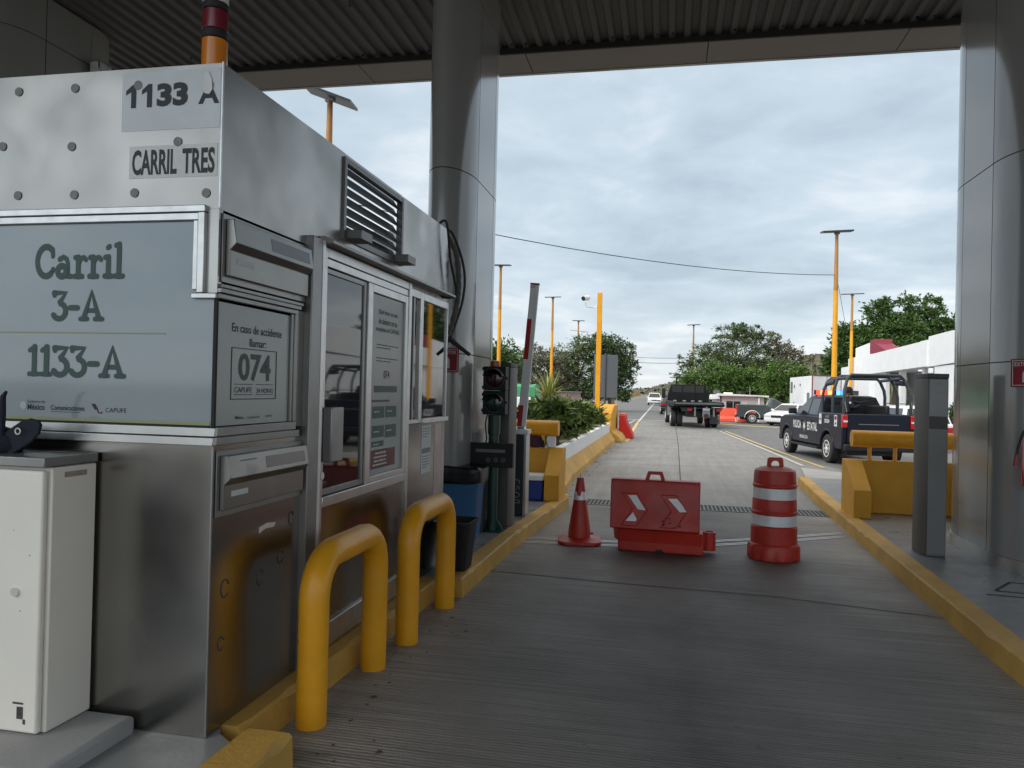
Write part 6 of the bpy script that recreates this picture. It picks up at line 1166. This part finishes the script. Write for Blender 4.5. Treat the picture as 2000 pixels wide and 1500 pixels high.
# ------------------------------------------------------------------ solar lamps and wires
def lamp(x, y, h, ang, tilt, w, label, d=0.55, cross=False):
    t = thing('solar_lamp', label, 'street lamp', (x, y, 0), 0, 'yellow solar street lamps')
    MB().tube([(0, 0, 0), (0, 0, h*0.72)], [0.115, 0.085], 12).build('pole', K['yellow'], t, world=False)
    MB().tube([(0, 0, h*0.72), (0, 0, h-0.06)], [0.085, 0.060], 12).build('upper_pole', mat('faded_ochre_paint', (0.42, 0.20, 0.05), 0.6, 0, 0.15, 3), t, world=False)
    c, s_ = math.cos(rad(ang)), math.sin(rad(ang)); tl_ = math.tan(rad(tilt)); mb = MB()
    cr = [(-w/2, -d/2), (w/2, -d/2), (w/2, d/2), (-w/2, d/2)]
    mb.loft([[(u*c-v*s_, u*s_+v*c, h+u*tl_+v*0.12+dz) for u, v in cr] for dz in (0, 0.06)]); mb.build('solar_panel', mat('solar_panel_back', (0.03, 0.032, 0.035), 0.4, 0.3, 0.2, 4), t, world=False, sharp=0)
    MB().tube([(0, 0, h-0.08), (0.02, 0, h+0.01)], 0.05, 8).box(-0.10, 0.10, -0.05, 0.05, h-0.08, h-0.012).build('bracket', K['alu_dark'], t, world=False)
    if cross: MB().tube([(-0.75, 0.1, h*0.90), (0.95, -0.2, h*0.875)], 0.035, 6).build('cross_arm', K['alu_dark'], t, world=False)
lamp(-7.37, 15.5, 7.93, 12, -19, 1.05, 'solar street lamp rising behind the booth roof at upper left', 0.8)
lamp(-8.59, 38.3, 8.0, 0, -1, 1.0, 'solar street lamp right beside the column behind the booth')
lamp(-7.89, 51.6, 8.0, 0, 1, 1.05, 'solar street lamp between the raised gate arm and the camera pole')
lamp(-8.16, 68.9, 8.0, 0, -1, 1.05, 'distant solar street lamp with a cross arm left of the camera pole', cross=True)
lamp(6.12, 31.1, 7.97, 2, 2, 1.10, 'tall solar street lamp rising behind the police pickup')
lamp(10.84, 50.2, 8.0, 0, 2, 1.25, 'solar street lamp standing among the trees behind the white building')
lamp(2.05, 72.4, 8.0, 0, 3, 1.15, 'distant solar street lamp in front of the feathery tree')
def wire(pts, r, label, sag=0.0):
    c = thing('overhead_wire', label, 'wire', pts[0], 0, 'overhead wires'); mb = MB(); P = [Vector(p) for p in pts]; out = []
    for a, b in zip(P[:-1], P[1:]):
        for k in range(12):
            t = k/12; q = a.lerp(b, t); q.z -= sag*4*t*(1-t); out.append(q)
    mb.tube(out+[P[-1]], r, 5); mb.build('strand', K['rubber'], c)
wire([(-7.35, 15.5, 5.75), (6.08, 31.1, 6.34)], 0.012, 'thin black wire sagging from the column to the tall lamp post', 0.42)
wire([(6.14, 31.1, 6.3), (6.7, 32.5, 5.0), (7.2, 34.0, 4.2)], 0.008, 'thin stay wire dropping beside the tall lamp post')
wire([(-9, 82, 6.0), (2.05, 72.4, 5.0), (15, 60, 5.3)], 0.02, 'higher of two thin wires crossing the road beyond the tow truck', 0.3)
wire([(-9, 82, 5.55), (2.05, 72.4, 4.55), (15, 60, 4.85)], 0.02, 'lower of two thin wires crossing the road beyond the tow truck', 0.35)
wire([(2.05, 72.4, 4.9), (9.5, 52, 2.6)], 0.014, 'thin wire slanting down across the trees to the white container', 0.2)

# ------------------------------------------------------------------ vegetation
def leaf_mesh(name, m, par, P, D, size, asp=0.45, world_off=(0, 0, 0), seed=0, quad_fold=True):
    """many small separate leaf faces: P centres, D long-axis directions"""
    g = np.random.default_rng(seed); n = len(P); s_ = size*(0.6+0.8*g.random((n, 1)))
    D = D/np.linalg.norm(D, axis=1, keepdims=True); A = g.normal(size=(n, 3)); W = np.cross(D, A); W /= np.linalg.norm(W, axis=1, keepdims=True)
    P = P-np.array(world_off)
    v = np.stack([P-D*s_*0.5, P+W*s_*asp*0.5, P+D*s_*0.5, P-W*s_*asp*0.5], 1).reshape(-1, 3)
    me = bpy.data.meshes.new(name); me.vertices.add(4*n); me.vertices.foreach_set('co', v.ravel()); me.loops.add(4*n); me.loops.foreach_set('vertex_index', np.arange(4*n))
    me.polygons.add(n); me.polygons.foreach_set('loop_start', np.arange(n)*4); me.update(calc_edges=True); me.validate(); me.materials.append(m)
    o = bpy.data.objects.new(name, me); COL.objects.link(o); o.parent = par; return o
def tree(label, x, y, trunk_h, blobs, m, n, size, seed, group='trees beyond the toll plaza', airy=0.0, asp=0.45, dens=1.0, spread=1.0, cat='tree', name='leafy_tree', droop=0.0, trunk=True, base=0.0):
    """blobs: (dx, dy, z, rx, rz) crown masses; leaves gather in clumps on twigs through each mass"""
    g = np.random.default_rng(seed); r_ = random.Random(seed); t = thing(name, label, cat, (x, y, base), 0, group)
    mb = MB(); zt = trunk_h; tw_ = 0.16+0.02*trunk_h
    if trunk:
        mb.tube([(0, 0, -0.1), (0.1*r_.uniform(-1, 1), 0, zt*0.5), (0.15*r_.uniform(-1, 1), 0.1, zt)], [tw_, tw_*0.8, tw_*0.65], 8)
    P, D = [], []; tot = sum(b[3]**2*b[4] for b in blobs)
    for dx, dy, z, rx, rz in blobs:
        c = np.array([dx, dy, z]); k = max(6, int(52*dens*(rx**2*rz/tot)**0.7*len(blobs)**0.4)); nb = int(n*rx**2*rz/tot); per = max(8, nb//k)
        if trunk: mb.tube([(0, 0, zt*0.85), tuple(0.5*np.array([0, 0, zt])+0.5*c+np.array([0, 0, -0.15*rz])), tuple(c+np.array([0, 0, 0.2*rz]))], [tw_*0.55, tw_*0.35, tw_*0.12], 6)
        for _ in range(k):
            d = g.normal(size=3); d /= np.linalg.norm(d); d[2] = d[2]*0.9+0.12; q = c+d*np.array([rx, rx*0.9, rz])*(0.35+0.62*g.random()**0.7)
            if trunk or True:
                mb.tube([tuple(c+(q-c)*0.15), tuple(c+(q-c)*0.6+np.array([0, 0, 0.05])), tuple(q)], [0.035, 0.02, 0.008], 4)
            cr_ = (0.20+0.16*g.random())*spread*min(rx, rz*1.2)*(1-airy*0.3)
            pts = q+g.normal(size=(per, 3))*np.array([1.0, 1.0, 0.7])*cr_*0.78
            keep = g.random(per) > airy*0.45
            out = (pts-q)+d*0.35*cr_+g.normal(size=(per, 3))*0.25*cr_; out[:, 2] -= droop*cr_
            P.append(pts[keep]); D.append(out[keep])
    P = np.concatenate(P); D = np.concatenate(D)+1e-4
    ok = P[:, 2] > 0.15; P, D = P[ok], D[ok]
    mb.build('trunk', K['bark'], t, world=False, sharp=60)
    leaf_mesh('crown', m, t, P, D, size, asp, seed=seed); return t
tree('bushy green tree close behind the column and traffic light', -9.2, 40, 1.8, [(-0.3, 0, 2.9, 1.6, 1.2), (0.5, 0.2, 3.2, 1.3, 1.0), (-0.9, 0, 2.2, 1.3, 1.0), (1.0, 0, 2.0, 1.0, 1.0)], K['leaf_mid'], 6500, 0.22, 11)
tree('thin grey leaved tree behind the raised gate arm', -11.2, 66, 2.2, [(0, 0, 4.5, 1.8, 1.2), (-1.4, 0, 3.6, 1.6, 1.1), (1.6, 0, 3.8, 1.6, 1.3), (0.2, 0, 2.4, 2.6, 1.4), (2.4, 0, 2.4, 1.5, 1.2)], K['leaf_grey'], 18000, 0.21, 12, airy=0.8, asp=0.35, dens=1.4, spread=0.7)
tree('large dark spreading tree behind the grey sign board, left half', -8.3, 68, 2.2, [(0, 0, 5.1, 2.1, 1.5), (1.5, 0, 6.0, 1.7, 0.9), (-1.5, 0, 4.3, 1.7, 1.4), (0.3, 0, 3.2, 2.5, 1.6), (-2.6, 0, 3.4, 1.4, 0.9), (0.2, 0, 1.8, 2.9, 1.3)], K['leaf_olive'], 19000, 0.21, 13, droop=0.3, airy=0.6, asp=0.36, dens=1.3, spread=0.75)
tree('large dark spreading tree overhanging the road behind the grey sign board', -5.0, 67, 2.2, [(-0.6, 0, 5.6, 1.8, 1.2), (0.7, 0, 5.0, 1.5, 1.2), (1.4, 0, 3.8, 1.1, 1.3), (-0.2, 0, 3.8, 1.9, 1.5), (0.9, 0, 2.5, 1.4, 1.0), (-0.9, 0, 2.4, 1.6, 1.3), (0.2, 0, 1.5, 1.7, 0.9)], K['leaf_dark'], 20000, 0.22, 14, droop=0.3, airy=0.4, dens=1.3, spread=0.75)
tree('tall feathery tree with a wide thin crown behind the tow truck', 5.2, 70, 2.6, [(-1.8, 0, 5.2, 2.0, 1.3), (0.2, 0, 6.6, 2.3, 1.3), (2.2, 0, 6.5, 1.8, 1.2), (-3.4, 0, 4.4, 1.5, 0.9), (3.8, 0, 5.6, 1.7, 1.1), (0.6, 0, 4.6, 3.4, 1.7), (-2.2, 0, 3.6, 2.2, 1.2), (3.2, 0, 3.8, 2.4, 1.4), (0.8, 0, 7.5, 1.6, 0.6), (3.0, 0, 7.0, 1.3, 0.5), (-4.6, 0, 3.4, 0.9, 0.35), (5.2, 0, 5.2, 1.2, 0.6)], K['leaf_olive'], 34000, 0.21, 15, airy=0.6, asp=0.30, dens=1.5, spread=0.62)
tree('sparse brownish tree with bare twigs at the edge of the feathery tree', 9.6, 69, 2.2, [(0, 0, 5.2, 1.8, 1.1), (1.2, 0, 4.4, 1.4, 1.1), (-0.8, 0, 6.2, 1.2, 0.8), (0.2, 0, 3.4, 2.0, 1.2)], K['leaf_brown'], 4500, 0.26, 16, airy=1.0, asp=0.3, dens=1.5, spread=0.6)
tree('bright green leafy tree between the tow truck and the guard hut', 2.6, 59, 1.2, [(-0.8, 0, 2.7, 1.3, 0.9), (0.9, 0, 3.2, 1.5, 1.0), (0, 0, 1.9, 1.9, 1.1), (1.6, 0, 2.0, 1.3, 1.1)], K['leaf_bright'], 13000, 0.18, 17, dens=1.4, spread=0.75)
tree('bright green rounded tree behind the guard hut', 5.5, 59.5, 1.2, [(-0.6, 0, 2.8, 1.4, 1.1), (0.6, 0, 2.6, 1.3, 1.1), (0, 0, 1.7, 1.9, 1.1)], K['leaf_bright'], 11000, 0.18, 18, dens=1.4, spread=0.75)
tree('bright green tall bush beside the white container', 8.0, 58, 1.4, [(0.1, 0, 3.4, 1.3, 1.1), (-0.8, 0, 2.6, 1.3, 1.1), (0.9, 0, 2.6, 1.2, 1.2), (0, 0, 1.6, 1.7, 1.2)], K['leaf_bright'], 13000, 0.18, 19, dens=1.4, spread=0.75)
tree('dark green tree behind the tall lamp post and the white building', 12.6, 57, 2.4, [(0.1, 0, 5.9, 1.4, 1.2), (-0.9, 0, 4.8, 1.4, 1.3), (1.0, 0, 5.3, 1.6, 1.4), (0, 0, 3.8, 2.1, 1.6), (-1.2, 0, 3.2, 1.2, 1.3)], K['leaf_mid'], 17000, 0.25, 20, dens=1.3, spread=0.75)
tree('dark green tree with the highest domed crown behind the white building', 15.2, 57, 2.8, [(-0.9, 0, 7.2, 1.3, 1.3), (0.9, 0, 7.3, 1.3, 1.4), (0, 0, 5.8, 2.1, 1.6), (0.9, 0, 5.0, 1.9, 1.5), (-1.0, 0, 4.6, 1.9, 1.5)], K['leaf_mid'], 22000, 0.25, 21, dens=1.3, spread=0.75)
tree('dark green pointed tree behind the white building, next to the right column', 17.9, 57, 2.8, [(-0.4, 0, 7.3, 0.9, 1.5), (0.1, 0, 6.0, 1.4, 1.4), (1.4, 0, 6.5, 0.9, 1.2), (0.6, 0, 4.8, 2.1, 1.5), (2.0, 0, 5.2, 1.4, 1.2)], K['leaf_mid'], 16000, 0.25, 22, dens=1.3, spread=0.75)
tree('dark green shrub standing in the maroon planter box', 10.1, 30.4, 0.9, [(0, 0, 1.25, 0.26, 0.3), (-0.1, 0, 1.0, 0.25, 0.22)], K['leaf_mid'], 700, 0.12, 23, name='potted_shrub', cat='shrub')
tree('grey green airy tree beyond the brick wall at far left', -15.2, 70, 2.2, [(0, 0, 4.6, 2.2, 1.2), (1.6, 0, 3.8, 1.8, 1.2), (-1.5, 0, 3.5, 1.8, 1.2), (0.4, 0, 2.3, 2.8, 1.3)], K['leaf_grey'], 13000, 0.21, 24, airy=0.6, asp=0.35, dens=1.3, spread=0.7)
# plants in the long planter
SH = [(-2.55, 12.6, 1.10, 0.50, 'round leafy shrub at the near end of the planter'), (-2.75, 14.3, 1.30, 0.55, 'dark shrub under the spiky plant in the planter'), (-2.35, 15.6, 1.50, 0.55, 'tall leafy shrub right of the spiky plant'),
      (-2.75, 17.4, 1.45, 0.60, 'full leafy shrub in the middle of the planter'), (-2.30, 18.6, 1.42, 0.55, 'glossy shrub leaning over the planter front wall'), (-2.65, 20.6, 1.42, 0.62, 'dense shrub towards the far end of the planter'), (-2.45, 22.6, 1.25, 0.55, 'low shrub near the camera pole'), (-2.6, 24.3, 1.0, 0.55, 'last shrub at the far end of the planter')]
for k, (x, y, h, r, lab) in enumerate(SH):
    tree(lab, x, y, 0.5, [(0, 0, h-0.57-0.20, r*0.7, 0.26), (r*0.45, 0.15, (h-0.57)*0.62, r*0.6, 0.26), (-r*0.4, -0.1, (h-0.57)*0.55, r*0.65, 0.28), (0.0, 0.2, 0.24, r*0.95, 0.26)], K['leaf_shrub'], 1500, 0.24, 40+k, group='shrubs in the long planter', name='leafy_shrub', cat='shrub', asp=0.25, base=0.57)
def straps(label, x, y, z0, h, n, L, seed, m):
    g = np.random.default_rng(seed); t = thing('spiky_plant', label, 'plant', (x, y, z0)); mb = MB()
    stems = [(0, 0, h), (0.14, 0.05, h*0.62), (-0.12, 0.06, h*0.55)]
    for sx, sy, sh in stems: mb.tube([(sx*0.3, sy, 0), (sx, sy, sh)], [0.03, 0.022], 6)
    mb.build('trunk', K['bark'], t, world=False); mb = MB()
    for i in range(n):
        sx, sy, sh = stems[0 if i < n*0.62 else (1 if i < n*0.82 else 2)]; a = g.random()*2*math.pi; el = rad(g.uniform(-18, 88)); l = L*(0.7+0.45*g.random())*(1 if i < n*0.62 else 0.75)
        b = Vector((sx, sy, sh-g.random()*0.18)); d = Vector((math.cos(a)*math.cos(el), math.sin(a)*math.cos(el), math.sin(el))); s_ = Vector((-math.sin(a), math.cos(a), 0)); w = 0.017
        p1 = b+d*l*0.45; p2 = b+d*l+Vector((0, 0, -0.16*l*math.cos(el)))
        mb.add([b-s_*w*0.6, b+s_*w*0.6, p1+s_*w, p1-s_*w, p2+s_*0.001, p2-s_*0.001], [(0, 1, 2, 3), (3, 2, 4, 5)])
    mb.build('leaves', m, t, world=False, sharp=0)
straps('spiky yellow green dracaena plant rising out of the planter', -2.52, 16.2, 0.57, 1.02, 240, 0.66, 3, K['leaf_strap'])

# ------------------------------------------------------------------ land beyond
def ridge(name, pts, depth, m, seed, nz=1.5, n=60):
    """long uneven hill: crest points (x, y, z), falls to the ground on both sides"""
    g = np.random.default_rng(seed); mb = MB(); P = [Vector(p) for p in pts]; crest = []
    for a, b in zip(P[:-1], P[1:]):
        for k in range(n): crest.append(a.lerp(b, k/n))
    crest.append(P[-1]); rings = []
    for c in crest:
        d = Vector((c.x, c.y, 0)).normalized(); row = []
        for t, h in ((-1, -0.02), (-0.66, 0.35), (-0.33, 0.72), (0, 1.0), (0.4, 0.6), (1, -0.02)): row.append((c.x+d.x*depth*t+g.normal()*nz, c.y+d.y*depth*t+g.normal()*nz, max(-0.3, c.z*h)+(g.normal()*nz*0.35 if h > 0 else 0)))
        rings.append(row)
    k = len(rings[0]); o = []; fs = []
    for r in rings: o += r
    for i in range(len(rings)-1): fs += [(i*k+j, i*k+j+1, (i+1)*k+j+1, (i+1)*k+j) for j in range(k-1)]
    mb.add(o, fs); mb.build(name, m, kind='structure', sharp=60)
K['scrub'] = mat('scrub_hillside', (0.10, 0.095, 0.055), 0.9, 0, 0.35, 0.10, dirt=[((0.05, 0.065, 0.03), 0.5, 0.25), ((0.17, 0.135, 0.09), 0.25, 0.12)])
K['drygrass'] = mat('dry_grass_bank', (0.42, 0.31, 0.13), 0.9, 0, 0.25, 0.3, dirt=[((0.20, 0.16, 0.08), 0.4, 0.5), ((0.10, 0.11, 0.045), 0.25, 0.2)])
ridge('far_hills', [(-500, 900, 10), (-150, 900, 5), (-45, 850, 5.5), (-20, 820, 7), (5, 820, 14), (60, 800, 24), (140, 760, 36), (320, 700, 40), (700, 700, 42)], 90, K['scrub'], 5, 1.6)
ridge('right_hill', [(18, 330, 3), (36, 310, 11), (50, 300, 17), (70, 290, 18), (110, 270, 20), (180, 260, 18)], 45, K['scrub'], 6, 0.9)
ridge('dry_bank', [(-12.0, 95, 0.4), (-12.5, 130, 0.9), (-12.5, 190, 1.2), (-14.5, 280, 1.6), (-18, 420, 2.6), (-26, 700, 3.2)], 2.0, K['drygrass'], 7, 0.18, 24)
g = np.random.default_rng(9); n = 9000      # roadside scrub that reads as one mass
yy = 90+g.random(n)**1.6*480; side_ = g.random(n) < 0.6
xx = np.where(side_, -14-yy*0.035-g.random(n)**1.5*60, 6+yy*0.02+g.random(n)**1.5*70); cl = np.sin(xx*0.6)+np.sin(yy*0.21+xx*0.2)
zz = np.abs(g.normal(size=n))*(0.7+0.5*cl)*1.0+0.1; zz = np.clip(zz, 0.05, 4.2)
emp = leaf_mesh('roadside_scrub', K['leaf_grey'], None, np.stack([xx, yy, zz], 1), g.normal(size=(n, 3)), 1.5, 0.5, seed=9); tag(emp, 'grey green scrub growing along both sides of the far road', 'scrub', kind='stuff')
